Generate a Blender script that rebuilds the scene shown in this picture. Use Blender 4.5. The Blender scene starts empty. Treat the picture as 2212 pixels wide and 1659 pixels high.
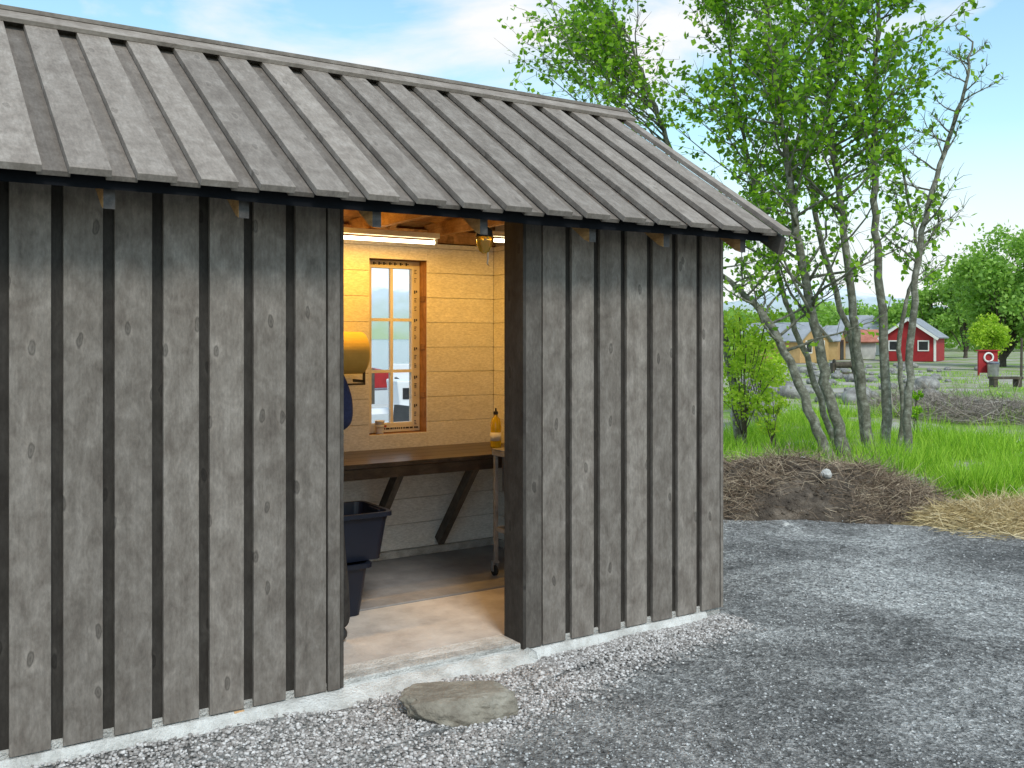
import bpy, math, random, bmesh
import numpy as np
from mathutils import Vector, Matrix
from itertools import combinations
random.seed(7); rng = np.random.default_rng(7)
COL = bpy.context.scene.collection
TH = math.radians(32.95); SN, CS = math.sin(TH), math.cos(TH)
F, CX, HY, HC = 2070.0, 1106.0, 730.0, 1.6

# ---------- photo geometry helpers (building frame: s along the wall, v into the shed) ----------
def W(s, v, z=0.0): return (CS*s - SN*v, SN*s + CS*v, z)
def S(px, v):
    r = (px-CX)/F
    return v*(SN+CS*r)/(CS-SN*r)
def HZ(px, py, v):
    s = S(px, v); return HC-(py-HY)/F*(CS*v+SN*s)
def G(px, py, z=-.075):
    Z = F*(HC-z)/(py-HY); return ((px-CX)/F*Z, Z)
def P(px, py, Z): return ((px-CX)/F*Z, Z, HC-(py-HY)/F*Z)

# ---------- materials ----------
def nm(name):
    m = bpy.data.materials.new(name); m.use_nodes = True
    nt = m.node_tree; b = nt.nodes['Principled BSDF']
    return m, nt, b
def N(nt, t, **kw):
    n = nt.nodes.new(t)
    for k, v in kw.items():
        if k.startswith('i_'): n.inputs[k[2:].replace('_', ' ')].default_value = v
        else: setattr(n, k, v)
    return n
def L(nt, a, b): nt.links.new(a, b)
def ramp(nt, fac, stops):
    r = nt.nodes.new('ShaderNodeValToRGB'); e = r.color_ramp.elements
    while len(e) < len(stops): e.new(.5)
    for i, (p, c) in enumerate(stops):
        e[i].position = p; e[i].color = (c[0], c[1], c[2], 1) if hasattr(c, '__len__') else (c, c, c, 1)
    L(nt, fac, r.inputs['Fac']); return r
def mixc(nt, fac, a, b, mode='MIX'):
    m = nt.nodes.new('ShaderNodeMix'); m.data_type = 'RGBA'; m.blend_type = mode
    for s_, v in ((m.inputs[0], fac), (m.inputs[6], a), (m.inputs[7], b)):
        if hasattr(v, 'links') or hasattr(v, 'is_linked'): L(nt, v, s_)
        elif hasattr(v, '__len__'): s_.default_value = (v[0], v[1], v[2], 1)
        else: s_.default_value = v
    return m.outputs[2]
def mth(nt, op, a, b=0.0):
    m = nt.nodes.new('ShaderNodeMath'); m.operation = op
    for s_, v in ((m.inputs[0], a), (m.inputs[1], b)):
        if hasattr(v, 'is_linked'): L(nt, v, s_)
        else: s_.default_value = v
    return m.outputs[0]
def bump(nt, b, h, strength=.3, dist=.01):
    bm = nt.nodes.new('ShaderNodeBump'); bm.inputs['Strength'].default_value = strength
    bm.inputs['Distance'].default_value = dist
    L(nt, h, bm.inputs['Height']); L(nt, bm.outputs[0], b.inputs['Normal'])
def vscale(nt, vec, sc, add=None):
    m = nt.nodes.new('ShaderNodeVectorMath'); m.operation = 'MULTIPLY'
    L(nt, vec, m.inputs[0]); m.inputs[1].default_value = sc
    if add is None: return m.outputs[0]
    a = nt.nodes.new('ShaderNodeVectorMath'); a.operation = 'ADD'
    L(nt, m.outputs[0], a.inputs[0]); L(nt, add, a.inputs[1]); return a.outputs[0]

def wood(name, dark, mid, light, knot=.5, rough=.75, grain=.3, tone=.25, bstr=.2):
    m, nt, b = nm(name)
    lc = N(nt, 'ShaderNodeAttribute', attribute_name='lc'); rn = N(nt, 'ShaderNodeAttribute', attribute_name='rnd')
    off = vscale(nt, rn.outputs['Vector'], (53.1, 17.7, 9.3))
    wob = N(nt, 'ShaderNodeTexNoise', i_Scale=14.0, i_Detail=2.0); L(nt, lc.outputs['Vector'], wob.inputs['Vector'])
    v3a = vscale(nt, lc.outputs['Vector'], (2.7, 6.5, 0), off)
    wv = vscale(nt, wob.outputs['Color'], (.10, .16, 0), v3a)
    kn = N(nt, 'ShaderNodeTexVoronoi', i_Scale=1.0); kn.voronoi_dimensions = '2D'; L(nt, wv, kn.inputs['Vector'])
    sc_ = N(nt, 'ShaderNodeSeparateColor'); L(nt, kn.outputs['Color'], sc_.inputs[0])
    has = mth(nt, 'GREATER_THAN', sc_.outputs[0], .45)
    near = ramp(nt, kn.outputs['Distance'], [(.05, 1), (.32, 0)])
    bend = mth(nt, 'MULTIPLY', mth(nt, 'MULTIPLY', near.outputs[0], has), .9)
    comb = N(nt, 'ShaderNodeCombineXYZ'); L(nt, bend, comb.inputs[1])
    v1 = vscale(nt, lc.outputs['Vector'], (1.0, 46, 46), off)
    ad = N(nt, 'ShaderNodeVectorMath', operation='ADD'); L(nt, v1, ad.inputs[0]); L(nt, comb.outputs[0], ad.inputs[1])
    g = N(nt, 'ShaderNodeTexNoise', i_Scale=1.6, i_Detail=4.0, i_Roughness=.6, i_Distortion=.3); L(nt, ad.outputs[0], g.inputs['Vector'])
    v2 = vscale(nt, lc.outputs['Vector'], (7.0, 11, 8), off)
    bl = N(nt, 'ShaderNodeTexNoise', i_Scale=1.2, i_Detail=7.0, i_Roughness=.62, i_Distortion=.4); L(nt, v2, bl.inputs['Vector'])
    r1 = ramp(nt, bl.outputs['Fac'], [(.30, dark), (.5, mid), (.72, light)])
    r2 = ramp(nt, g.outputs['Fac'], [(.3, 1-grain*.6), (.5, 1.0), (.7, 1+grain*.45)])
    c = mixc(nt, 1.0, r1.outputs[0], r2.outputs[0], 'MULTIPLY')
    # speckle of thin stain
    spk = N(nt, 'ShaderNodeTexNoise', i_Scale=60.0, i_Detail=3.0, i_Roughness=.7); L(nt, vscale(nt, lc.outputs['Vector'], (.6, 1.6, 1), off), spk.inputs['Vector'])
    r3_ = ramp(nt, spk.outputs['Fac'], [(.35, .86), (.5, 1.0), (.68, 1.16)]); c = mixc(nt, 1.0, c, r3_.outputs[0], 'MULTIPLY')
    kr = ramp(nt, kn.outputs['Distance'], [(.0, .5), (.04, .8), (.065, .5), (.09, 1.25), (.2, 1.0)])
    c = mixc(nt, mth(nt, 'MULTIPLY', has, knot), c, mixc(nt, 1.0, c, kr.outputs[0], 'MULTIPLY'))
    tr = ramp(nt, rn.outputs['Fac'], [(0, 1-tone), (1, 1+tone)])
    c = mixc(nt, 1.0, c, tr.outputs[0], 'MULTIPLY')
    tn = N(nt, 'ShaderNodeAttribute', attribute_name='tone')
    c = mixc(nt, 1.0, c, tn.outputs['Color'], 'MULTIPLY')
    L(nt, c, b.inputs['Base Color']); b.inputs['Roughness'].default_value = rough
    b.inputs['Specular IOR Level'].default_value = .25
    bump(nt, b, g.outputs['Fac'], bstr, .003)
    return m
def noisy(name, c1, c2, scale=4, rough=.8, bstr=.2, metal=0, c3=None, detail=6, spec=.4, bd=.01):
    m, nt, b = nm(name)
    tc = N(nt, 'ShaderNodeTexCoord')
    n = N(nt, 'ShaderNodeTexNoise', i_Scale=float(scale), i_Detail=float(detail), i_Roughness=.65); L(nt, tc.outputs['Object'], n.inputs['Vector'])
    st = [(.33, c1), (.67, c2)] if c3 is None else [(.3, c1), (.5, c2), (.7, c3)]
    r = ramp(nt, n.outputs['Fac'], st); L(nt, r.outputs[0], b.inputs['Base Color'])
    b.inputs['Roughness'].default_value = rough; b.inputs['Metallic'].default_value = metal
    b.inputs['Specular IOR Level'].default_value = spec
    n2 = N(nt, 'ShaderNodeTexNoise', i_Scale=scale*9.0, i_Detail=4.0); L(nt, tc.outputs['Object'], n2.inputs['Vector'])
    if bstr: bump(nt, b, n2.outputs['Fac'], bstr, bd)
    return m
def leafmat(name, a, b_, c, trans=.35):
    m, nt, b = nm(name)
    rn = N(nt, 'ShaderNodeAttribute', attribute_name='rnd')
    r = ramp(nt, rn.outputs['Fac'], [(0, a), (.5, b_), (1, c)])
    L(nt, r.outputs[0], b.inputs['Base Color']); b.inputs['Roughness'].default_value = .55
    b.inputs['Specular IOR Level'].default_value = .3
    if trans:
        t = N(nt, 'ShaderNodeBsdfTranslucent')
        tcol = mixc(nt, 1.0, r.outputs[0], (1.7, 1.8, .7), 'MULTIPLY'); L(nt, tcol, t.inputs['Color'])
        mx = N(nt, 'ShaderNodeMixShader'); mx.inputs[0].default_value = trans
        L(nt, b.outputs[0], mx.inputs[1]); L(nt, t.outputs[0], mx.inputs[2])
        L(nt, mx.outputs[0], nt.nodes['Material Output'].inputs['Surface'])
    return m
def emis(name, col, st):
    m, nt, b = nm(name)
    b.inputs['Base Color'].default_value = (*col, 1); b.inputs['Emission Color'].default_value = (*col, 1)
    b.inputs['Emission Strength'].default_value = st; return m

M_wall = wood('stained_cladding', (.135, .112, .096), (.195, .168, .146), (.275, .242, .215), knot=.9, tone=.07, grain=.16, bstr=.12)
M_roof = wood('stained_roof_boards', (.20, .168, .146), (.262, .224, .196), (.345, .302, .270), knot=.5, tone=.13, grain=.13, bstr=.12)
M_pine = wood('bare_pine', (.30, .15, .06), (.46, .26, .11), (.6, .38, .18), knot=.7, tone=.2)
M_tail = wood('stained_rafter_end', (.05, .045, .045), (.08, .074, .072), (.12, .11, .105), knot=.3)
M_dark = wood('dark_brown_timber', (.035, .026, .020), (.06, .044, .034), (.10, .074, .056), knot=.4, rough=.3, tone=.15)
M_reveal = wood('brown_reveal', (.18, .09, .04), (.28, .15, .07), (.38, .21, .10), knot=.3)
M_brace = wood('weathered_brace', (.05, .045, .04), (.10, .085, .07), (.16, .135, .11), knot=.4, tone=.1)
M_panel = wood('painted_panelling', (.68, .665, .63), (.74, .73, .70), (.79, .78, .76), knot=.12, rough=.5, grain=.05, tone=.03, bstr=.05)
M_white = noisy('white_paint', (.76, .75, .72), (.84, .83, .8), 6, .4, .05)
M_conc = noisy('concrete', (.42, .405, .38), (.62, .605, .58), 9, .85, .9, c3=(.78, .77, .75), bd=.015)
M_found = noisy('rough_foundation', (.34, .33, .31), (.54, .525, .50), 11, .9, 1.0, c3=(.72, .71, .68), bd=.02)
M_floor = noisy('pale_concrete_floor', (.43, .40, .38), (.56, .53, .505), 5, .75, .35, c3=(.66, .635, .61))
M_floor2 = noisy('grey_concrete', (.22, .22, .23), (.32, .32, .33), 5, .8, .3)
M_stone = noisy('stone', (.17, .145, .115), (.27, .24, .195), 8, .9, .8, c3=(.38, .345, .29), bd=.012)
M_rock = noisy('boulder_rock', (.15, .145, .14), (.30, .29, .28), 2, .9, .8, c3=(.50, .49, .47), bd=.05)
M_navy = noisy('near_black_navy_plastic', (.004, .006, .014), (.007, .011, .024), 3, .38, .03)
M_black = noisy('black_plastic', (.012, .012, .013), (.03, .03, .032), 5, .45, .05)
M_steel = noisy('stainless_steel', (.30, .30, .31), (.48, .48, .49), 6, .32, .04, metal=1)
M_rust = noisy('worn_grey_steel', (.13, .125, .125), (.24, .24, .25), 12, .5, .2, c3=(.32, .33, .35))
M_rubber = noisy('rubber', (.015, .015, .015), (.03, .03, .03), 8, .8, .1)
M_memb = noisy('roof_membrane', (.004, .005, .007), (.008, .009, .012), 5, .8, .1, spec=.1)
M_jumper = noisy('navy_knit', (.014, .02, .06), (.024, .032, .09), 60, .95, .6)
M_trouser = noisy('dark_trousers', (.02, .017, .016), (.045, .04, .036), 20, .9, .3)
M_skin = noisy('skin', (.45, .26, .19), (.52, .31, .23), 8, .55, .05)
M_hair = noisy('brown_hair', (.05, .03, .02), (.10, .065, .04), 40, .7, .4)
M_roll = noisy('yellow_roll_paper', (.62, .46, .12), (.72, .54, .16), 6, .6, .15)
M_tape = noisy('protective_tape', (.74, .70, .60), (.83, .80, .72), 5, .45, .1)
M_ink = noisy('tape_print_ink', (.02, .02, .03), (.05, .05, .06), 5, .6, 0)
M_red = noisy('red_paint', (.30, .012, .014), (.42, .02, .022), 3, .6, .1)
M_redcl = noisy('red_cladding', (.28, .014, .018), (.40, .024, .028), 2, .7, .2)
M_yellowcl = noisy('ochre_cladding', (.46, .28, .11), (.58, .38, .17), 2, .7, .2)
M_greyroof = noisy('grey_roofing', (.26, .28, .31), (.40, .42, .46), 1.5, .6, .1)
M_redroof = noisy('red_roof_tiles', (.38, .13, .09), (.52, .22, .15), 3, .7, .2)
M_greycl = noisy('pale_cladding', (.46, .45, .44), (.64, .63, .61), 2, .7, .2)
M_hull = noisy('white_hull', (.75, .76, .78), (.82, .83, .85), 2, .25, 0)
M_shim = wood('pine_shim', (.45, .26, .12), (.6, .38, .2), (.7, .47, .26))
M_bark = noisy('alder_bark', (.09, .085, .06), (.20, .195, .155), 14, .9, .8, c3=(.42, .42, .36), bd=.02)
M_bark2 = noisy('dark_bark', (.05, .04, .03), (.12, .10, .075), 5, .9, .5)
M_leaf = leafmat('alder_leaves', (.07, .17, .012), (.18, .35, .028), (.38, .58, .06), .5)
M_leaf2 = leafmat('background_leaves', (.14, .27, .05), (.24, .41, .08), (.36, .54, .14), .35)
M_leaf3 = leafmat('yellow_green_leaves', (.22, .36, .03), (.37, .52, .05), (.50, .62, .09), .4)
M_grass = leafmat('grass_blades', (.12, .26, .02), (.25, .46, .03), (.48, .66, .09), .3)
M_straw = leafmat('straw', (.36, .26, .12), (.58, .45, .22), (.78, .66, .42), 0)
M_twig = leafmat('dry_twigs', (.13, .105, .085), (.28, .24, .20), (.46, .41, .36), 0)
M_root = leafmat('dead_roots', (.10, .068, .046), (.25, .18, .125), (.52, .42, .30), 0)
M_tube = emis('lamp_tube_glow', (1.0, .85, .55), 6.0)
m, nt, b = nm('window_glass')
b.inputs['Base Color'].default_value = (1, 1, 1, 1); b.inputs['Transmission Weight'].default_value = 1
b.inputs['Roughness'].default_value = 0; b.inputs['IOR'].default_value = 1.02; M_glass = m
m, nt, b = nm('amber_glass')
b.inputs['Base Color'].default_value = (.9, .55, .08, 1); b.inputs['Transmission Weight'].default_value = .6
b.inputs['Roughness'].default_value = .1; M_amber = m
m, nt, b = nm('yellow_soap')
b.inputs['Base Color'].default_value = (.85, .62, .03, 1); b.inputs['Transmission Weight'].default_value = .5
b.inputs['Roughness'].default_value = .15; M_soap = m
def pebmat(name, a, b_, c):
    m, nt, b = nm(name); rn = N(nt, 'ShaderNodeAttribute', attribute_name='rnd')
    r = ramp(nt, rn.outputs['Fac'], [(0, a), (.5, b_), (1, c)]); L(nt, r.outputs[0], b.inputs['Base Color'])
    b.inputs['Roughness'].default_value = .85; return m
M_peb = pebmat('pale_pebbles', (.22, .20, .19), (.43, .40, .385), (.72, .69, .68))
M_peb2 = pebmat('mixed_gravel_stones', (.09, .09, .092), (.25, .25, .25), (.60, .60, .60))

m, nt, b = nm('gravel'); M_gravel = m
tc = N(nt, 'ShaderNodeTexCoord')
big = N(nt, 'ShaderNodeTexNoise', i_Scale=.5, i_Detail=11.0, i_Roughness=.78, i_Distortion=.8); L(nt, tc.outputs['Object'], big.inputs['Vector'])
fine = N(nt, 'ShaderNodeTexNoise', i_Scale=24.0, i_Detail=8.0, i_Roughness=.88); L(nt, tc.outputs['Object'], fine.inputs['Vector'])
vo = N(nt, 'ShaderNodeTexVoronoi', i_Scale=70.0); L(nt, tc.outputs['Object'], vo.inputs['Vector'])
c1 = ramp(nt, big.outputs['Fac'], [(.38, (.15, .146, .142)), (.48, (.27, .263, .255)), (.60, (.50, .49, .475))])
c2 = ramp(nt, fine.outputs['Fac'], [(.36, .30), (.5, 1.0), (.62, 1.8)])
c3 = ramp(nt, vo.outputs['Color'], [(.1, .45), (.6, 1.05), (.95, 1.9)])
cc = mixc(nt, 1.0, c1.outputs[0], c2.outputs[0], 'MULTIPLY'); cc = mixc(nt, .85, cc, mixc(nt, 1.0, cc, c3.outputs[0], 'MULTIPLY'))
L(nt, cc, b.inputs['Base Color']); b.inputs['Roughness'].default_value = .95; b.inputs['Specular IOR Level'].default_value = .15
bump(nt, b, mth(nt, 'ADD', fine.outputs['Fac'], vo.outputs['Distance']), .9, .018)
m, nt, b = nm('meadow_soil'); M_soil = m
tc = N(nt, 'ShaderNodeTexCoord')
big = N(nt, 'ShaderNodeTexNoise', i_Scale=.3, i_Detail=10.0, i_Roughness=.75); L(nt, tc.outputs['Object'], big.inputs['Vector'])
c1 = ramp(nt, big.outputs['Fac'], [(.38, (.14, .26, .03)), (.47, (.22, .32, .07)), (.51, (.34, .31, .24)), (.60, (.46, .44, .40))])
L(nt, c1.outputs[0], b.inputs['Base Color']); b.inputs['Roughness'].default_value = .95
n2 = N(nt, 'ShaderNodeTexNoise', i_Scale=12.0, i_Detail=5.0); L(nt, tc.outputs['Object'], n2.inputs['Vector']); bump(nt, b, n2.outputs['Fac'], .8, .06)
M_dirt = noisy('dug_earth', (.055, .042, .033), (.125, .098, .076), 7, .95, 1.0, c3=(.26, .21, .165), bd=.04)
M_strawbed = noisy('straw_bed', (.20, .15, .08), (.38, .29, .15), 12, .95, 1.0, c3=(.5, .40, .24), bd=.02)
m, nt, b = nm('sea_water'); M_sea = m
b.inputs['Base Color'].default_value = (.08, .14, .18, 1); b.inputs['Roughness'].default_value = .15
tc = N(nt, 'ShaderNodeTexCoord'); n2 = N(nt, 'ShaderNodeTexNoise', i_Scale=1.6, i_Detail=6.0); L(nt, vscale(nt, tc.outputs['Object'], (1, .5, 1)), n2.inputs['Vector']); bump(nt, b, n2.outputs['Fac'], .5, .25)
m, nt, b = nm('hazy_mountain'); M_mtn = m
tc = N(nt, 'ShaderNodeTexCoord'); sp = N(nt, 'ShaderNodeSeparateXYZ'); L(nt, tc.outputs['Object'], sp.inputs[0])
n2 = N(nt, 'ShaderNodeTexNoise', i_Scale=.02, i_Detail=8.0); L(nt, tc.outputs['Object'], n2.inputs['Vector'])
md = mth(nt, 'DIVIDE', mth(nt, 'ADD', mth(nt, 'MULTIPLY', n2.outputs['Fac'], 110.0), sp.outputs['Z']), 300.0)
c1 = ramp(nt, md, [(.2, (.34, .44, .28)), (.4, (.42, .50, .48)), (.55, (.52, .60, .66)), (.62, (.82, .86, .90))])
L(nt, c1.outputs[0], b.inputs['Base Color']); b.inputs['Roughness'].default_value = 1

# ---------- mesh builder ----------
ORG = {}
def setp(o, label=None, cat=None, group=None, kind=None, category=None):
    for k, v in (('label', label), ('category', cat or category), ('group', group), ('kind', kind)):
        if v: o[k] = v
    return o
def thing(name, label, cat, o=(0, 0, 0), frame='b', group=None, rz=0):
    e = bpy.data.objects.new(name, None); COL.objects.link(e); e.empty_display_size = .1
    if frame == 'b': e.location = W(*o); e.rotation_euler = (0, 0, TH)
    else: e.location = o; e.rotation_euler = (0, 0, rz)
    ORG[e.name] = tuple(o); return setp(e, label, cat, group)
class MB:
    def __init__(s): s.v = []; s.f = []; s.lc = []; s.rn = []; s.tn = []; s.mi = []
    def add(s, vs, fs, lcs=None, rnd=None, tone=1.0, mi=0):
        n = len(s.v); s.v += [tuple(p) for p in vs]; s.f += [tuple(i+n for i in f) for f in fs]
        s.lc += (lcs if lcs else [tuple(p) for p in vs]); r = random.random() if rnd is None else rnd
        s.rn += [r]*len(vs); s.tn += [tone]*len(vs)
        s.mi += (mi if isinstance(mi, list) else [mi]*len(fs))
    def obox(s, c, ax, ay, az, la, lb, lt, **k):
        c = Vector(c); ax = Vector(ax).normalized(); ay = Vector(ay).normalized(); az = Vector(az).normalized()
        vs = []; ls = []
        for k_ in (-.5, .5):
            for j in (-.5, .5):
                for i in (-.5, .5):
                    vs.append(c+ax*la*i+ay*lb*j+az*lt*k_); ls.append((la*i, lb*j, lt*k_))
        s.add(vs, [(0, 2, 3, 1), (4, 5, 7, 6), (0, 1, 5, 4), (2, 6, 7, 3), (0, 4, 6, 2), (1, 3, 7, 5)], ls, **k)
    def box(s, a, b, axis=0, **k):
        c = [(a[i]+b[i])/2 for i in range(3)]; d = [abs(b[i]-a[i]) for i in range(3)]
        X = [(1, 0, 0), (0, 1, 0), (0, 0, 1)]; o = [axis]+[i for i in range(3) if i != axis]
        if d[o[1]] < d[o[2]]: o = [o[0], o[2], o[1]]
        sgn = Vector(X[o[0]]).cross(Vector(X[o[1]])).dot(Vector(X[o[2]]))
        s.obox(c, X[o[0]], X[o[1]], Vector(X[o[2]])*sgn, d[o[0]], d[o[1]], d[o[2]], **k)
    def prism(s, poly, a, b, fn, **k):
        n = len(poly); vs = [fn(p[0], p[1], a) for p in poly]+[fn(p[0], p[1], b) for p in poly]
        fs = [tuple(range(n))[::-1], tuple(range(n, 2*n))]+[(i, (i+1) % n, n+(i+1) % n, n+i) for i in range(n)]
        s.add(vs, fs, [(p[0], p[1], a) for p in poly]+[(p[0], p[1], b) for p in poly], **k)
    def tube(s, pts, rads, n=8, **k):
        pts = [Vector(p) for p in pts]; up = Vector((.31, .17, .93)); vs = []; fs = []; ls = []; d = 0
        if not hasattr(rads, '__len__'): rads = [rads]*len(pts)
        for i, p in enumerate(pts):
            t = (pts[min(i+1, len(pts)-1)]-pts[max(i-1, 0)]).normalized()
            a = t.cross(up)
            if a.length < .1: a = t.cross(Vector((1, 0, 0)))
            a.normalize(); c = t.cross(a)
            if i: d += (p-pts[i-1]).length
            for j in range(n):
                q = 2*math.pi*j/n; vs.append(p+(a*math.cos(q)+c*math.sin(q))*rads[i]); ls.append((d, rads[i]*math.cos(q), rads[i]*math.sin(q)))
        for i in range(len(pts)-1):
            for j in range(n):
                fs.append((i*n+j, i*n+(j+1) % n, (i+1)*n+(j+1) % n, (i+1)*n+j))
        fs.append(tuple(range(n))[::-1]); fs.append(tuple(range((len(pts)-1)*n, len(pts)*n)))
        s.add(vs, fs, ls, **k)
    def lathe(s, prof, c, axis='z', n=20, **k):
        vs = []; fs = []
        for r, h in prof:
            for j in range(n):
                q = 2*math.pi*j/n; x, y = r*math.cos(q), r*math.sin(q)
                p = {'z': (x, y, h), 'x': (h, x, y), 'y': (y, h, x)}[axis]
                vs.append((c[0]+p[0], c[1]+p[1], c[2]+p[2]))
        for i in range(len(prof)-1):
            for j in range(n): fs.append((i*n+j, i*n+(j+1) % n, (i+1)*n+(j+1) % n, (i+1)*n+j))
        fs.append(tuple(range(n))[::-1]); fs.append(tuple(range((len(prof)-1)*n, len(prof)*n)))
        s.add(vs, fs, **k)
    def build(s, name, mat, parent=None, bevel=0, smooth=False, o=None, frame='b', **props):
        me = bpy.data.meshes.new(name); og = ORG.get(parent.name, (0, 0, 0)) if parent else (o or (0, 0, 0))
        me.from_pydata([(p[0]-og[0], p[1]-og[1], p[2]-og[2]) for p in s.v], [], s.f)
        a = me.attributes.new('lc', 'FLOAT_VECTOR', 'POINT'); a.data.foreach_set('vector', np.array(s.lc, dtype=np.float32).ravel())
        a = me.attributes.new('rnd', 'FLOAT', 'POINT'); a.data.foreach_set('value', np.array(s.rn, dtype=np.float32))
        a = me.attributes.new('tone', 'FLOAT', 'POINT'); a.data.foreach_set('value', np.array(s.tn, dtype=np.float32))
        for q in (mat if isinstance(mat, (list, tuple)) else [mat]): me.materials.append(q)
        me.polygons.foreach_set('material_index', s.mi)
        if smooth: me.polygons.foreach_set('use_smooth', [True]*len(me.polygons))
        me.update()
        ob = bpy.data.objects.new(name, me); COL.objects.link(ob)
        if parent: ob.parent = parent
        elif frame == 'b': ob.location = W(*og); ob.rotation_euler = (0, 0, TH)
        else: ob.location = og
        ORG[ob.name] = og
        if bevel:
            md = ob.modifiers.new('Bevel', 'BEVEL'); md.width = bevel; md.segments = 2; md.limit_method = 'ANGLE'
        return setp(ob, **props)
def npmesh(name, V, k, mat, parent=None, rnd=None, smooth=False, loc=(0, 0, 0), F_=None, **props):
    V = np.asarray(V, dtype=np.float32).reshape(-1, 3)-np.array(loc, dtype=np.float32)
    me = bpy.data.meshes.new(name); nv = len(V)
    idx = np.arange(nv, dtype=np.int32) if F_ is None else np.asarray(F_, dtype=np.int32).ravel()
    nf = len(idx)//k
    me.vertices.add(nv); me.vertices.foreach_set('co', V.ravel())
    me.loops.add(len(idx)); me.loops.foreach_set('vertex_index', idx)
    me.polygons.add(nf); me.polygons.foreach_set('loop_start', np.arange(nf, dtype=np.int32)*k)
    try: me.polygons.foreach_set('loop_total', np.full(nf, k, dtype=np.int32))
    except Exception: pass
    if rnd is not None:
        a = me.attributes.new('rnd', 'FLOAT', 'POINT'); a.data.foreach_set('value', np.asarray(rnd, dtype=np.float32))
    if smooth: me.polygons.foreach_set('use_smooth', [True]*nf)
    me.update(calc_edges=True); me.validate()
    me.materials.append(mat)
    ob = bpy.data.objects.new(name, me); COL.objects.link(ob)
    if parent: ob.parent = parent
    else: ob.location = loc
    return setp(ob, **props)
def unit(a): return a/np.maximum(np.linalg.norm(a, axis=1, keepdims=True), 1e-6)
def leaf_quads(C, size):
    n = len(C); a = unit(rng.normal(size=(n, 3))); b = unit(np.cross(a, rng.normal(size=(n, 3))))
    sz = size*rng.uniform(.55, 1.25, (n, 1)); a = a*sz*.5; b = b*sz*.36
    V = np.stack([C-a, C-b, C+a, C+b], 1); r = np.repeat(rng.random(n), 4); return V.reshape(-1, 3), r
def blades(B, D, w, l):
    n = len(B); side = unit(np.cross(D, rng.normal(size=(n, 3))))*w
    V = np.stack([B-side, B+side, B+D*l+side*.25, B+D*l-side*.25], 1)
    return V.reshape(-1, 3), np.repeat(rng.random(n), 4)
def bent(B, D, w, l, bend=.35):
    n = len(B); side = unit(np.cross(D, rng.normal(size=(n, 3))))*w; D2 = unit(D+rng.normal(0, bend, (n, 3)))
    M_ = B+D*l*.5; T_ = M_+D2*l*.5
    V = np.stack([B-side, B+side, M_+side, M_-side, M_-side, M_+side, T_+side*.3, T_-side*.3], 1)
    return V.reshape(-1, 3), np.repeat(rng.random(n), 8)

_p = np.random.default_rng(3).random((256, 256))
def vnoise(x, y):
    x = np.asarray(x, float); y = np.asarray(y, float); xi = np.floor(x).astype(int); yi = np.floor(y).astype(int)
    fx = x-xi; fy = y-yi; fx = fx*fx*(3-2*fx); fy = fy*fy*(3-2*fy)
    g = lambda a, b: _p[a % 256, b % 256]
    return (g(xi, yi)*(1-fx)+g(xi+1, yi)*fx)*(1-fy)+(g(xi, yi+1)*(1-fx)+g(xi+1, yi+1)*fx)*fy
def fbm(x, y, o=4):
    t = 0; a = .5
    for i in range(o): t = t+a*vnoise(x*2**i+i*17, y*2**i+i*31); a *= .5
    return t
def sstep(a, b, x): t = np.clip((x-a)/(b-a), 0, 1); return t*t*(3-2*t)

# =====================================================================  SETTING
def gz(x, y):
    x = np.asarray(x, float); y = np.asarray(y, float)
    d = np.minimum(y-11.5, .13*y-.6-x)
    z = -.15+.065*sstep(9.0, 10.2, y) + (fbm(x*.35, y*.35)-.47)*.30*sstep(9.8, 14, y)*(1-sstep(30, 60, y))
    return z - 2.6*sstep(0, 3, d)
def grid(name, xs, ys, zf, mat, **k):
    X, Y = np.meshgrid(xs, ys); Z = zf(X, Y); V = np.stack([X, Y, Z], -1).reshape(-1, 3)
    nx, ny = len(xs), len(ys); i = np.arange(nx-1); j = np.arange(ny-1); I, J = np.meshgrid(i, j); a = J*nx+I
    Fq = np.stack([a, a+1, a+nx+1, a+nx], -1).reshape(-1, 4)
    return npmesh(name, V, 4, mat, F_=Fq, smooth=True, **k)
xs = np.concatenate([-np.geomspace(16, 3000, 26)[::-1], np.linspace(-15, 25, 90), np.geomspace(26, 3000, 26)])
ys = np.concatenate([-np.geomspace(5, 2000, 14)[::-1], np.linspace(-4, 45, 110), np.geomspace(47, 3000, 30)])
grid('ground', xs, ys, gz, M_soil, kind='structure')
def yardz(x, y):
    s_, v_ = CS*x+SN*y, -SN*x+CS*y
    return -.074+.03*(fbm(x*.8+5, y*.8)-.47)+.03*(fbm(x*4, y*4)-.47)+.022*sstep(3.3, 3.95, v_)*(1-sstep(4.1, 4.7, s_))
T_, X_ = np.meshgrid(np.linspace(0, 1, 130), np.linspace(-9, 15, 200), indexing='ij')
edge = np.where(X_ < 0, 9.1, 9.25-.12*np.maximum(0, X_-2)+.7*(fbm(X_*.9, 0*X_+3.3)-.47))
Y_ = -5+(edge+5)*T_; Z_ = yardz(X_, Y_)-.09*sstep(.965, 1.0, T_)
V = np.stack([X_, Y_, Z_], -1).reshape(-1, 3); I, J = np.meshgrid(np.arange(199), np.arange(129)); a = J*200+I
npmesh('gravel_yard', V, 4, M_gravel, F_=np.stack([a, a+1, a+201, a+200], -1).reshape(-1, 4), smooth=True, kind='structure')
npmesh('sea', [(-4000, -50, -1.05), (4000, -50, -1.05), (4000, 4000, -1.05), (-4000, 4000, -1.05)], 4, M_sea, kind='structure')
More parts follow.
